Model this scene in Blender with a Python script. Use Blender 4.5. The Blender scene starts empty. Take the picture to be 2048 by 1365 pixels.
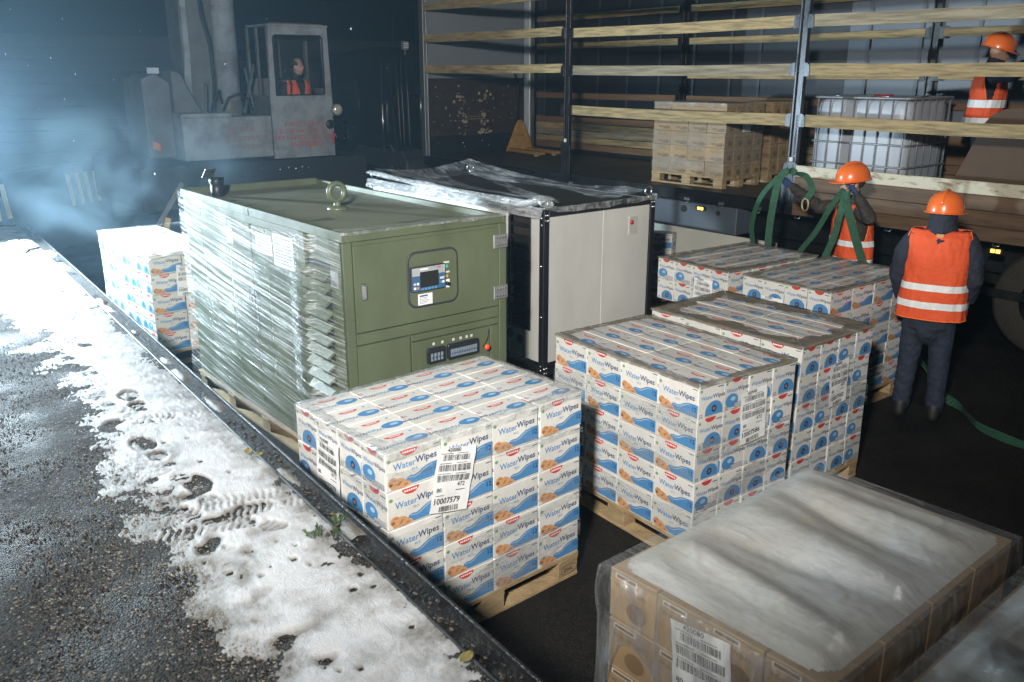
import bpy, bmesh, math, random
from mathutils import Vector, Matrix, noise
random.seed(7)
S = bpy.context.scene
COL = S.collection
R = math.radians

# ------------------------------------------------------------------ camera
cd = bpy.data.cameras.new('camera')
cam = bpy.data.objects.new('camera', cd)
COL.objects.link(cam)
cam.location = (0, 0, 2.621)
cam.rotation_euler = (R(90 - 16.96), 0, R(-39.05))
cd.sensor_width = 36
cd.lens = 30.83
cd.clip_start = .05
cd.clip_end = 3000
cd.dof.use_dof = True
cd.dof.focus_distance = 6.0
cd.dof.aperture_fstop = 4.5
S.camera = cam

# ------------------------------------------------------------------ night sky
wd = bpy.data.worlds.new('World')
S.world = wd
wd.use_nodes = True
wn = wd.node_tree
sky = wn.nodes.new('ShaderNodeTexSky')
sky.sky_type = 'NISHITA'
sky.sun_disc = False
sky.sun_elevation = R(-5)
sky.sun_rotation = R(200)
wn.links.new(sky.outputs[0], wn.nodes['Background'].inputs['Color'])
wn.nodes['Background'].inputs['Strength'].default_value = .03

# ------------------------------------------------------------------ the two floodlights of the yard (both out of frame)
def flood(name, loc, aim, power, color, radius, cone, blend=.6):
    l = bpy.data.lights.new(name, 'SPOT')
    l.energy = power
    l.color = color
    l.shadow_soft_size = radius
    l.spot_size = R(cone)
    l.spot_blend = blend
    o = bpy.data.objects.new(name, l)
    COL.objects.link(o)
    o.location = loc
    o.rotation_euler = (Vector(aim) - Vector(loc)).to_track_quat('-Z', 'Y').to_euler()
    return o
# the lamp on a mast beside the photographer, and the low work lamp on the platform beyond the frame
KEY = flood('platform_floodlight', (-1.3, -.2, 3.8), (8.3, 10.4, 2.6), 4600, (1.0, .955, .89), .18, 92, 1.0)
FAR = flood('yard_floodlight', (1.12, 9.75, 2.05), (3.6, 5.6, .9), 2200, (.72, .89, 1.0), .12, 150, .35)

S.view_settings.view_transform = 'Standard'
S.view_settings.look = 'None'
S.view_settings.exposure = 0
S.view_settings.gamma = 1
try:
    S.view_settings.use_curve_mapping = False
    S.cycles.use_denoising = True
    S.cycles.max_bounces = 4
    S.cycles.diffuse_bounces = 2
    S.cycles.glossy_bounces = 2
    S.cycles.transmission_bounces = 2
    S.cycles.use_adaptive_sampling = True
    S.cycles.adaptive_threshold = .025
    S.cycles.transparent_max_bounces = 16
    S.cycles.volume_bounces = 0
    S.cycles.caustics_reflective = False
    S.cycles.caustics_refractive = False
    S.cycles.sample_clamp_indirect = 4
except Exception:
    pass

# ------------------------------------------------------------------ materials
MATS = {}
def M(name, col, rough=.5, metal=0, var=.2, vs=6, bump=0, bs=60, coat=0, spec=.5, col2=None, st=(1, 1, 1), rv=0, det=6, coord='W', orand=0, emit=None, estr=0, thr=None):
    if name in MATS:
        return MATS[name]
    m = bpy.data.materials.new(name)
    m.use_nodes = True
    n = m.node_tree.nodes
    L = m.node_tree.links.new
    b = n['Principled BSDF']
    b.inputs['Roughness'].default_value = rough
    b.inputs['Metallic'].default_value = metal
    b.inputs['Coat Weight'].default_value = coat
    b.inputs['Coat Roughness'].default_value = .15
    b.inputs['Specular IOR Level'].default_value = spec
    b.inputs['Base Color'].default_value = (*col, 1)
    if emit:
        b.inputs['Emission Color'].default_value = (*emit, 1)
        b.inputs['Emission Strength'].default_value = estr
    if coord == 'W':
        src = n.new('ShaderNodeNewGeometry').outputs['Position']
    else:
        src = n.new('ShaderNodeTexCoord').outputs['Object']
    mp = n.new('ShaderNodeMapping')
    mp.inputs['Scale'].default_value = st
    L(src, mp.inputs[0])
    if var or col2:
        t = n.new('ShaderNodeTexNoise')
        t.inputs['Scale'].default_value = vs
        t.inputs['Detail'].default_value = det
        t.inputs['Roughness'].default_value = .62
        L(mp.outputs[0], t.inputs[0])
        r = n.new('ShaderNodeValToRGB')
        a, c = thr if thr else (.32, .68)
        r.color_ramp.elements[0].position = a
        r.color_ramp.elements[1].position = c
        d = col2 if col2 else tuple(x * (1 - var) for x in col)
        r.color_ramp.elements[0].color = (*d, 1)
        r.color_ramp.elements[1].color = (*col, 1)
        L(t.outputs['Fac'], r.inputs[0])
        L(r.outputs[0], b.inputs['Base Color'])
        if rv:
            q = n.new('ShaderNodeMapRange')
            q.inputs['To Min'].default_value = max(.03, rough - rv)
            q.inputs['To Max'].default_value = min(1, rough + rv)
            q.inputs['From Min'].default_value = .3
            q.inputs['From Max'].default_value = .7
            L(t.outputs['Fac'], q.inputs[0])
            L(q.outputs[0], b.inputs['Roughness'])
    if orand:
        oi = n.new('ShaderNodeObjectInfo')
        hs = n.new('ShaderNodeHueSaturation')
        q = n.new('ShaderNodeMapRange')
        q.inputs['To Min'].default_value = 1 - orand
        q.inputs['To Max'].default_value = 1 + orand * .4
        L(oi.outputs['Random'], q.inputs[0])
        L(q.outputs[0], hs.inputs['Value'])
        L(b.inputs['Base Color'].links[0].from_socket, hs.inputs['Color'])
        L(hs.outputs[0], b.inputs['Base Color'])
    if bump:
        t2 = n.new('ShaderNodeTexNoise')
        t2.inputs['Scale'].default_value = bs
        t2.inputs['Detail'].default_value = 5
        L(mp.outputs[0], t2.inputs[0])
        bp = n.new('ShaderNodeBump')
        bp.inputs['Strength'].default_value = bump
        bp.inputs['Distance'].default_value = .03
        L(t2.outputs['Fac'], bp.inputs['Height'])
        L(bp.outputs[0], b.inputs['Normal'])
    MATS[name] = m
    return m

def film_mat(name, lo, hi, tint=(.8, .84, .86), st=(1, 1, 1), rot=(0, 0, 0), sc=9, rough=.18, p0=.42, p1=.66, dif=.5, bigk=.45):
    """clear stretch film: mostly see-through, with whitish stretched streaks"""
    m = bpy.data.materials.new(name)
    m.use_nodes = True
    n = m.node_tree.nodes
    L = m.node_tree.links.new
    for x in list(n):
        if x.type == 'BSDF_PRINCIPLED':
            n.remove(x)
    out = n['Material Output']
    geo = n.new('ShaderNodeNewGeometry')
    mp = n.new('ShaderNodeMapping')
    mp.vector_type = 'TEXTURE'
    mp.inputs['Rotation'].default_value = rot
    mp.inputs['Scale'].default_value = st
    L(geo.outputs['Position'], mp.inputs[0])
    t = n.new('ShaderNodeTexNoise')
    t.inputs['Scale'].default_value = sc
    t.inputs['Detail'].default_value = 8
    t.inputs['Roughness'].default_value = .7
    L(mp.outputs[0], t.inputs[0])
    big = n.new('ShaderNodeTexNoise')
    big.inputs['Scale'].default_value = 2.3
    big.inputs['Detail'].default_value = 3
    L(geo.outputs['Position'], big.inputs[0])
    ad = n.new('ShaderNodeMath')
    ad.operation = 'MULTIPLY_ADD'
    L(big.outputs['Fac'], ad.inputs[0])
    ad.inputs[1].default_value = bigk
    L(t.outputs['Fac'], ad.inputs[2])
    mr = n.new('ShaderNodeMapRange')
    mr.inputs['From Min'].default_value = p0 + bigk / 2
    mr.inputs['From Max'].default_value = p1 + bigk / 2
    mr.inputs['To Min'].default_value = lo
    mr.inputs['To Max'].default_value = hi
    L(ad.outputs[0], mr.inputs[0])
    bp = n.new('ShaderNodeBump')
    bp.inputs['Strength'].default_value = .55
    bp.inputs['Distance'].default_value = .03
    L(t.outputs['Fac'], bp.inputs['Height'])
    tr = n.new('ShaderNodeBsdfTransparent')
    tr.inputs[0].default_value = (.96, .97, .97, 1)
    df = n.new('ShaderNodeBsdfDiffuse')
    df.inputs[0].default_value = (*tint, 1)
    L(bp.outputs[0], df.inputs['Normal'])
    gl = n.new('ShaderNodeBsdfGlossy')
    gl.inputs['Roughness'].default_value = rough
    gl.inputs[0].default_value = (.9, .92, .93, 1)
    L(bp.outputs[0], gl.inputs['Normal'])
    m1 = n.new('ShaderNodeMixShader')
    m1.inputs[0].default_value = 1 - dif
    L(df.outputs[0], m1.inputs[1])
    L(gl.outputs[0], m1.inputs[2])
    m2 = n.new('ShaderNodeMixShader')
    L(mr.outputs[0], m2.inputs[0])
    L(tr.outputs[0], m2.inputs[1])
    L(m1.outputs[0], m2.inputs[2])
    L(m2.outputs[0], out.inputs['Surface'])
    return m

# ------------------------------------------------------------------ mesh helpers
def frames(pts, up=None):
    T = []
    n = len(pts)
    for i in range(n):
        a = pts[max(i - 1, 0)]
        b = pts[min(i + 1, n - 1)]
        T.append((b - a).normalized() if (b - a).length > 1e-9 else Vector((0, 0, 1)))
    u = Vector(up) if up else (Vector((0, 0, 1)) if abs(T[0].z) < .9 else Vector((1, 0, 0)))
    out = []
    for t in T:
        s = t.cross(u)
        if s.length < 1e-6:
            s = t.cross(Vector((1, 0, 0)))
        s.normalize()
        u = s.cross(t).normalized()
        out.append((t, s, u))
    return out

class MB:
    def __init__(self):
        self.v = []; self.f = []; self.m = []; self.s = []
    def add(self, vs, fs, mat=0, smooth=False):
        o = len(self.v)
        self.v += [tuple(x) for x in vs]
        for f in fs:
            self.f.append(tuple(i + o for i in f)); self.m.append(mat); self.s.append(smooth)
        return self
    def box(self, c, s, mat=0, rot=None):
        x, y, z = (k / 2 for k in s)
        vs = [Vector((a * x, b * y, d * z)) for d in (-1, 1) for b in (-1, 1) for a in (-1, 1)]
        if rot is not None:
            vs = [rot @ q for q in vs]
        vs = [q + Vector(c) for q in vs]
        return self.add(vs, [(0, 2, 3, 1), (4, 5, 7, 6), (0, 1, 5, 4), (2, 6, 7, 3), (0, 4, 6, 2), (1, 3, 7, 5)], mat)
    def span(self, a, b, mat=0):
        return self.box([(p + q) / 2 for p, q in zip(a, b)], [abs(q - p) for p, q in zip(a, b)], mat)
    def bar(self, p0, p1, w, h, mat=0, up=None):
        p0 = Vector(p0); p1 = Vector(p1)
        t, s, u = frames([p0, p1], up)[0]
        vs = [p + s * (a * w / 2) + u * (b * h / 2) for p in (p0, p1) for a, b in ((-1, -1), (1, -1), (1, 1), (-1, 1))]
        return self.add(vs, [(3, 2, 1, 0), (4, 5, 6, 7), (0, 1, 5, 4), (1, 2, 6, 5), (2, 3, 7, 6), (3, 0, 4, 7)], mat)
    def tube(self, pts, r, n=8, mat=0, caps=True, smooth=True, closed=False, flat=1, up=None):
        pts = [Vector(p) for p in pts]
        if closed:
            pts = pts + [pts[0]]
        fr = frames(pts, up)
        rs = r if isinstance(r, (list, tuple)) else [r] * len(pts)
        vs = []
        for p, (t, s, u), q in zip(pts, fr, rs):
            for k in range(n):
                a = 2 * math.pi * k / n
                vs.append(p + s * (math.cos(a) * q) + u * (math.sin(a) * q * flat))
        fs = []
        for i in range(len(pts) - 1):
            for k in range(n):
                fs.append((i * n + k, i * n + (k + 1) % n, (i + 1) * n + (k + 1) % n, (i + 1) * n + k))
        self.add(vs, fs, mat, smooth)
        if caps and not closed:
            o = len(self.v) - len(vs)
            self.f.append(tuple(o + k for k in reversed(range(n)))); self.m.append(mat); self.s.append(False)
            self.f.append(tuple(o + (len(pts) - 1) * n + k for k in range(n))); self.m.append(mat); self.s.append(False)
        return self
    def cyl(self, p0, p1, r0, r1=None, n=14, mat=0):
        return self.tube([p0, p1], [r0, r0 if r1 is None else r1], n, mat)
    def lathe(self, prof, n=20, mat=0, c=(0, 0, 0), sx=1, sy=1, mtx=None):
        vs = []
        for r, z in prof:
            for k in range(n):
                a = 2 * math.pi * k / n
                p = Vector((math.cos(a) * r * sx, math.sin(a) * r * sy, z))
                if mtx is not None:
                    p = mtx @ p
                vs.append(p + Vector(c))
        fs = [(i * n + k, i * n + (k + 1) % n, (i + 1) * n + (k + 1) % n, (i + 1) * n + k) for i in range(len(prof) - 1) for k in range(n)]
        return self.add(vs, fs, mat, True)
    def ell(self, c, r, n=14, k=9, mat=0, mtx=None):
        prof = [(math.sin(math.pi * i / k) + 1e-4, -math.cos(math.pi * i / k)) for i in range(k + 1)]
        sc = Matrix.Diagonal((r[0], r[1], r[2]))
        if mtx is not None:
            sc = mtx @ sc
        return self.lathe(prof, n, mat, c, mtx=sc)
    def poly(self, p2, o, ux, uy, mat=0):
        o = Vector(o); ux = Vector(ux); uy = Vector(uy)
        return self.add([o + ux * a + uy * b for a, b in p2], [tuple(range(len(p2)))], mat)
    def prism(self, p2, o, ux, uy, d, mat=0):
        o = Vector(o); ux = Vector(ux); uy = Vector(uy)
        w = ux.cross(uy).normalized() * d
        n = len(p2)
        vs = [o + ux * a + uy * b for a, b in p2] + [o + ux * a + uy * b + w for a, b in p2]
        fs = [tuple(reversed(range(n))), tuple(range(n, 2 * n))] + [(i, (i + 1) % n, n + (i + 1) % n, n + i) for i in range(n)]
        return self.add(vs, fs, mat)
    def text(self, s, size, o, ux, uy, mat=0, bold=0, align='L', sx=1):
        vs, fs, w = text_mesh(s, bold)
        sh = -w / 2 if align == 'C' else 0
        o = Vector(o); ux = Vector(ux); uy = Vector(uy)
        return self.add([o + ux * ((a + sh) * size * sx) + uy * (b * size) for a, b in vs], fs, mat)
    def grid(self, nu, nv, fn, mat=0, smooth=True, skip=None):
        vs = [fn(i / nu, j / nv) for j in range(nv + 1) for i in range(nu + 1)]
        fs = []
        for j in range(nv):
            for i in range(nu):
                if skip and skip((i + .5) / nu, (j + .5) / nv):
                    continue
                fs.append((j * (nu + 1) + i, j * (nu + 1) + i + 1, (j + 1) * (nu + 1) + i + 1, (j + 1) * (nu + 1) + i))
        return self.add(vs, fs, mat, smooth)
    def mesh(self, name, mats, bevel=0, seg=1):
        me = bpy.data.meshes.new(name)
        me.from_pydata(self.v, [], self.f)
        for x in (mats if isinstance(mats, (list, tuple)) else [mats]):
            me.materials.append(x)
        me.polygons.foreach_set('material_index', self.m)
        me.polygons.foreach_set('use_smooth', self.s)
        if bevel:
            bm = bmesh.new()
            bm.from_mesh(me)
            bmesh.ops.remove_doubles(bm, verts=bm.verts, dist=1e-6)
            es = [e for e in bm.edges if len(e.link_faces) == 2 and e.calc_face_angle(0) > .6]
            bmesh.ops.bevel(bm, geom=es, offset=bevel, segments=seg, affect='EDGES', clamp_overlap=True)
            bm.to_mesh(me)
            bm.free()
        me.update()
        return me
    def build(self, name, mats, parent=None, loc=(0, 0, 0), rot=(0, 0, 0), bevel=0, seg=1):
        return put(name, self.mesh(name, mats, bevel, seg), parent, loc, rot)

def put(name, me, parent=None, loc=(0, 0, 0), rot=(0, 0, 0)):
    o = bpy.data.objects.new(name, me)
    COL.objects.link(o)
    o.parent = parent
    o.location = loc
    o.rotation_euler = rot
    return o

_T = {}
def text_mesh(s, bold=0):
    k = (s, bold)
    if k not in _T:
        cu = bpy.data.curves.new('t', 'FONT')
        cu.body = s
        cu.size = 1
        cu.resolution_u = 2
        cu.offset = bold
        ob = bpy.data.objects.new('t', cu)
        COL.objects.link(ob)
        me = bpy.data.meshes.new_from_object(ob.evaluated_get(bpy.context.evaluated_depsgraph_get()))
        vs = [(v.co.x, v.co.y) for v in me.vertices]
        fs = [tuple(p.vertices) for p in me.polygons]
        w = max([v[0] for v in vs], default=0)
        bpy.data.objects.remove(ob)
        bpy.data.curves.remove(cu)
        bpy.data.meshes.remove(me)
        _T[k] = (vs, fs, w)
    return _T[k]

def tag(o, label, cat, group=None, kind=None):
    o['label'] = label
    if cat:
        o['category'] = cat
    if group:
        o['group'] = group
    if kind:
        o['kind'] = kind
    return o
def empty(name, loc=(0, 0, 0), rz=0):
    o = bpy.data.objects.new(name, None)
    COL.objects.link(o)
    o.location = loc
    o.rotation_euler = (0, 0, rz)
    o.empty_display_size = .1
    return o
def struct(o):
    o['kind'] = 'structure'
    return o
def copy_tree(o, parent=None):
    c = o.copy()
    COL.objects.link(c)
    c.parent = parent
    for ch in list(o.children):
        copy_tree(ch, c)
    return c
def ellipse(cx, cy, rx, ry, n=14, a0=0, a1=360):
    full = a1 - a0 >= 360
    k = n if full else n + 1
    return [(cx + rx * math.cos(R(a0 + (a1 - a0) * i / n)), cy + ry * math.sin(R(a0 + (a1 - a0) * i / n))) for i in range(k)]
def rrect(x0, y0, x1, y1, r, n=5):
    out = []
    for cx, cy, a in ((x1 - r, y1 - r, 0), (x0 + r, y1 - r, 90), (x0 + r, y0 + r, 180), (x1 - r, y0 + r, 270)):
        out += [(cx + r * math.cos(R(a + 90 * i / n)), cy + r * math.sin(R(a + 90 * i / n))) for i in range(n + 1)]
    return out
def nz(x, y, z=0):
    return noise.noise(Vector((x, y, z)))
ORD = ['first', 'second', 'third', 'fourth', 'fifth', 'sixth', 'seventh', 'eighth', 'ninth', 'tenth']
NUM = ['one', 'two', 'three', 'four', 'five', 'six']

# shared materials
BLACK = M('black_paint', (.012, .013, .015), .42, var=.3, bump=.1)
STEEL = M('galvanised_steel', (.42, .44, .46), .38, .9, var=.3, vs=14, rv=.12)
RUBBER = M('black_rubber', (.014, .014, .015), .75, bump=.15)
WOOD = M('pallet_pine', (.46, .335, .18), .75, var=.35, vs=6, bump=.35, bs=40, st=(1.5, 1.5, 5), col2=(.27, .19, .10), orand=.25)
WOODX = M('board_pine_weathered', (.47, .35, .17), .7, var=.4, vs=3.5, bump=.35, bs=12, st=(6, .7, 9), col2=(.21, .165, .09), thr=(.36, .58), orand=.25)
WOODG = M('board_pine_grey', (.36, .31, .215), .75, vs=3, bump=.35, bs=12, st=(6, .6, 9), col2=(.18, .15, .10), thr=(.36, .6), orand=.2)
WOODR = M('board_brown_stained', (.24, .14, .07), .7, vs=4, bump=.25, bs=30, st=(6, .7, 9), col2=(.15, .09, .05))
PAPER = M('label_paper', (.76, .77, .77), .5, var=.06, bump=.12, bs=18)
INK = M('ink_black', (.02, .02, .025), .6, var=0)

# ================================================================== THE SETTING
def custom(name, fn):
    m = bpy.data.materials.new(name)
    m.use_nodes = True
    fn(m.node_tree.nodes, m.node_tree.links.new, m.node_tree.nodes['Principled BSDF'])
    return m
def asphalt_nodes(dark, light, rough, scale, bump, wet, speck=4.5):
    def fn(n, L, b):
        g = n.new('ShaderNodeNewGeometry')
        v = n.new('ShaderNodeTexVoronoi'); v.inputs['Scale'].default_value = scale
        L(g.outputs['Position'], v.inputs[0])
        t = n.new('ShaderNodeTexNoise'); t.inputs['Scale'].default_value = 2.2; t.inputs['Detail'].default_value = 9
        L(g.outputs['Position'], t.inputs[0])
        r = n.new('ShaderNodeValToRGB')
        r.color_ramp.elements[0].color = (*dark, 1); r.color_ramp.elements[1].color = (*[k * speck for k in light], 1)
        r.color_ramp.elements[0].position = .15; r.color_ramp.elements[1].position = .985
        q = r.color_ramp.elements.new(.93); q.color = (*light, 1)
        sp = n.new('ShaderNodeSeparateColor'); L(v.outputs['Color'], sp.inputs[0])
        L(sp.outputs[0], r.inputs[0])
        mx = n.new('ShaderNodeMixRGB'); mx.blend_type = 'MULTIPLY'; mx.inputs[0].default_value = .7
        r2 = n.new('ShaderNodeValToRGB'); r2.color_ramp.elements[0].position = .3; r2.color_ramp.elements[1].position = .7
        r2.color_ramp.elements[0].color = (.35, .33, .3, 1); r2.color_ramp.elements[1].color = (1.1, 1.05, 1, 1)
        L(t.outputs['Fac'], r2.inputs[0]); L(r.outputs[0], mx.inputs[1]); L(r2.outputs[0], mx.inputs[2])
        L(mx.outputs[0], b.inputs['Base Color'])
        mr = n.new('ShaderNodeMapRange'); mr.inputs['From Min'].default_value = .35; mr.inputs['From Max'].default_value = .65
        mr.inputs['To Min'].default_value = rough - wet; mr.inputs['To Max'].default_value = rough + .1
        L(t.outputs['Fac'], mr.inputs[0]); L(mr.outputs[0], b.inputs['Roughness'])
        b.inputs['Specular IOR Level'].default_value = .2
        bp = n.new('ShaderNodeBump'); bp.inputs['Strength'].default_value = bump; bp.inputs['Distance'].default_value = .012
        bp.invert = True
        hh = n.new('ShaderNodeMath'); hh.operation = 'MULTIPLY_ADD'; L(sp.outputs[1], hh.inputs[0]); hh.inputs[1].default_value = -.7; L(v.outputs['Distance'], hh.inputs[2])
        L(hh.outputs[0], bp.inputs['Height'])
        t3 = n.new('ShaderNodeTexNoise'); t3.inputs['Scale'].default_value = scale * 1.7; t3.inputs['Detail'].default_value = 4
        L(g.outputs['Position'], t3.inputs[0])
        b2 = n.new('ShaderNodeBump'); b2.inputs['Strength'].default_value = bump * .25; b2.inputs['Distance'].default_value = .01
        L(t3.outputs['Fac'], b2.inputs['Height']); L(bp.outputs[0], b2.inputs['Normal'])
        L(b2.outputs[0], b.inputs['Normal'])
    return fn
ASPH = custom('wet_platform_asphalt', asphalt_nodes((.008, .0075, .007), (.088, .079, .066), .78, 135, .9, .2))
YARD = custom('wet_yard_asphalt', asphalt_nodes((.010, .0095, .009), (.026, .024, .021), .62, 110, .5, .15, 1.6))
CONC = M('stained_concrete', (.16, .15, .135), .8, var=.5, vs=3, bump=.4, bs=25)

g = MB().add([(-400, -400, 0), (500, -400, 0), (500, 900, 0), (-400, 900, 0)], [(0, 1, 2, 3)]).build('ground', YARD)
struct(g)

def ex(y):
    return 1.385 + .061 * (y - 1.82)
E0, E1, EW = -8.0, 11.2, .115
pl = MB().prism([(-25, E0), (ex(E0) - EW, E0), (ex(E1) - EW, E1), (-25, E1)], (0, 0, 0), (1, 0, 0), (0, 1, 0), .985).build('loading_platform_ground', CONC)
struct(pl)
# rough asphalt sheet with real relief where the camera sees it
def pgrid(x0, x1, y0, y1, dx, dy, hf, mat, name):
    nu = max(2, int((x1 - x0) / dx)); nv = max(2, int((y1 - y0) / dy))
    def fn(u, v):
        y = y0 + (y1 - y0) * v
        x = x0 + (ex(y) - EW - x0) * u
        return (x, y, hf(x, y))
    return MB().grid(nu, nv, fn).build(name, mat)
def asph_h(x, y):
    return 1.0 + .0016 * nz(x * 45, y * 45) + .003 * nz(x * 14, y * 14, 3) + .007 * nz(x * 3, y * 3, 7) 
struct(pgrid(-.6, 1.4, .6, 7.5, .016, .016, asph_h, ASPH, 'platform_asphalt'))
def asph_far(x, y):
    return .999 
struct(pgrid(-6, 1.6, 7.5, 11.15, .05, .05, asph_far, ASPH, 'platform_asphalt_far'))
# steel channel along the platform edge
EDGE = M('wet_dark_steel', (.03, .028, .026), .42, .3, var=.6, vs=9, bump=.4, bs=70, rv=.18)
rim = empty('platform_edge_channel', (0, 0, 0))
ang = math.atan(.061)
def along(name, off0, off1, z0, z1, y0, y1, mat, bev=.003):
    c = MB().prism([(ex(y0) + off0, y0), (ex(y0) + off1, y0), (ex(y1) + off1, y1), (ex(y1) + off0, y1)], (0, 0, z0), (1, 0, 0), (0, 1, 0), z1 - z0)
    return c.build(name, mat, rim, bevel=bev)
along('channel_floor', -EW, 0, .60, .978, E0, E1, EDGE)
along('inner_lip', -EW + .001, -EW + .012, .978, 1.004, E0, E1, M('rail_steel', (.30, .31, .32), .35, .85, var=.5, vs=20))
along('outer_lip', -.012, 0.001, .975, 1.0, E0, E1, EDGE)
along('wall_face', -.13, -.004, 0, .60, E0, E1, CONC)
tag(rim, 'dark wet steel channel along the edge of the snowy loading platform', 'platform edge')

def interp(tab, y):
    if y <= tab[0][0]:
        return tab[0][1]
    for (a, p), (b, q) in zip(tab, tab[1:]):
        if y <= b:
            return p + (q - p) * (y - a) / (b - a)
    return tab[-1][1]
XIN = [(1.2, .80), (2.04, .75), (2.44, .76), (2.85, .81), (3.16, .84), (3.77, .85), (4.15, .91), (4.61, .94), (5.23, 1.02), (5.8, 1.04), (6.51, 1.02), (7.2, .9), (7.7, .5), (8.3, -.3), (8.8, -3), (11, -6)]
XOUT = [(1.2, 1.26), (1.61, 1.30), (1.86, 1.29), (2.1, 1.32), (2.3, 1.31), (2.74, 1.335), (3.24, 1.39), (3.48, 1.42), (4.09, 1.43), (5.11, 1.49), (6.9, 1.60), (10.2, 1.80), (11, 1.83)]
FOOT = [(1.21, 5.83, 8, 0), (1.24, 7.02, -5, 1), (1.08, 5.24, 12, 0), (1.16, 4.56, -4, 0), (1.08, 4.30, 10, 1), (1.24, 4.18, 70, 1), (1.02, 3.86, 5, 0), (1.06, 3.3, -6, 0), (.985, 3.56, 25, 1),
        (1.15, 3.12, 80, 1), (1.21, 3.0, 75, 2), (1.09, 2.92, 40, 2), (.93, 2.98, 70, 2), (1.03, 6.26, -10, 1), (1.47, 7.42, 6, 1), (.95, 3.1, 30, 2), (1.36, 6.5, -8, 1), (1.3, 8.3, 5, 1)]
PITS = [(random.uniform(.85, 1.3), random.uniform(1.5, 4.2), random.uniform(.004, .012)) for _ in range(45)]
def snow_h(x, y):
    n1 = nz(x * 5, y * 5, 1); n2 = nz(x * 16, y * 16, 2); n3 = nz(x * 60, y * 60, 4)
    d = min(x - interp(XIN, y) + .10 * n1 + .06 * n2 + .035 * n3, interp(XOUT, y) - x + .05 * n2 + .025 * n3 + .01)
    t = max(-1.2, min(1, d / .2))
    patch = max(0, 1 - (x - interp(XIN, y)) / .34) * max(0, nz(x * 9, y * 9, 9) - .05) * (.06 if y < 4.6 else .03)
    n4 = nz(x * 110, y * 110, 6)
    n5 = nz(x * 240, y * 240, 8)
    h = .0005 + .0085 * t + .0025 * n1 + .0012 * n2 + .0013 * n3 + .0016 * n4 * (1.4 - t) + .0009 * n5 - patch * max(0, t)
    for fx, fy, a, k in FOOT:
        dx, dy = x - fx, y - fy
        if dx * dx + dy * dy > .06:
            continue
        ca, sa = math.cos(R(a)), math.sin(R(a))
        p, q = dx * ca + dy * sa, -dx * sa + dy * ca        # p across, q along
        e = min(((p) / .052) ** 2 + ((q - .065) / .092) ** 2, ((p) / .038) ** 2 + ((q + .105) / .05) ** 2)
        e += .25 * n2 + .12 * n3
        if e < 1.35:
            w = max(0, min(1, (1.35 - e) / .35))
            lo = {0: -.001, 1: .005, 2: .001}[k] + .003 * n2 + .003 * n3
            if k:
                lo += .0025 * math.sin(q * 230 + 1.5 * math.sin(p * 60))
            if k == 2:
                lo += .006 * n1
            h = h * (1 - w) + lo * w
        elif e < 2.1:
            h += .0012 * (2.1 - e)
    for px, py, pr in PITS:
        dd = (x - px) ** 2 + (y - py) ** 2
        if dd < pr * pr * 2:
            h -= .014 * max(0, 1 - dd / (pr * pr * 2)) * (1 + n2)
    return max(.985, 1.0 + h)
def snow_nodes(n, L, b):
    b.inputs['Roughness'].default_value = .5
    g = n.new('ShaderNodeNewGeometry')
    t = n.new('ShaderNodeTexNoise'); t.inputs['Scale'].default_value = 7; t.inputs['Detail'].default_value = 8
    L(g.outputs['Position'], t.inputs[0])
    sx = n.new('ShaderNodeSeparateXYZ'); L(g.outputs['Position'], sx.inputs[0])
    mr = n.new('ShaderNodeMapRange'); mr.inputs['From Min'].default_value = .9985; mr.inputs['From Max'].default_value = 1.013
    mr.inputs['To Min'].default_value = -.22; mr.inputs['To Max'].default_value = .34
    L(sx.outputs['Z'], mr.inputs[0])
    ad = n.new('ShaderNodeMath'); L(mr.outputs[0], ad.inputs[0]); L(t.outputs['Fac'], ad.inputs[1])
    r = n.new('ShaderNodeValToRGB')
    r.color_ramp.elements[0].position = .28; r.color_ramp.elements[0].color = (.15, .135, .11, 1)
    r.color_ramp.elements[1].position = .72; r.color_ramp.elements[1].color = (.53, .54, .56, 1)
    L(ad.outputs[0], r.inputs[0]); L(r.outputs[0], b.inputs['Base Color'])
    t2 = n.new('ShaderNodeTexNoise'); t2.inputs['Scale'].default_value = 130; t2.inputs['Detail'].default_value = 6; t2.inputs['Roughness'].default_value = .72
    L(g.outputs['Position'], t2.inputs[0])
    bp = n.new('ShaderNodeBump'); bp.inputs['Strength'].default_value = .75; bp.inputs['Distance'].default_value = .007
    L(t2.outputs['Fac'], bp.inputs['Height']); L(bp.outputs[0], b.inputs['Normal'])
SNOW = custom('trodden_snow', snow_nodes)
def snow_xy(u, v):
    y = 1.25 + 9.75 * (v ** 1.9)
    x0 = interp(XIN, y) - .25; x1 = ex(y) - EW - .003
    x = x0 + (x1 - x0) * (u if y < 7.3 else u ** .5)
    return (x, y, snow_h(x, y))
sn = MB().grid(104, 560, snow_xy).build('snow', SNOW)
tag(sn, 'thin trodden snow with boot prints along the platform edge', 'snow', kind='stuff')
def slush(u, v):
    y = 2.6 + 8.2 * v
    x = ex(y) - EW + .012 + .092 * u
    n1 = nz(x * 9, y * 4.5, 21); n2 = nz(x * 40, y * 40, 5)
    k = max(0, nz(3, y * 1.7, 8) + .12) * 3
    return (x, y, .962 + .034 * max(0, min(1, k * (.7 + n1))) * (1 - abs(u - .45) * 1.1) + .004 * n2)
sl = MB().grid(12, 420, slush).build('slush', SNOW)
tag(sl, 'patches of slush lying in the steel edge channel', 'slush', kind='stuff')

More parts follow.
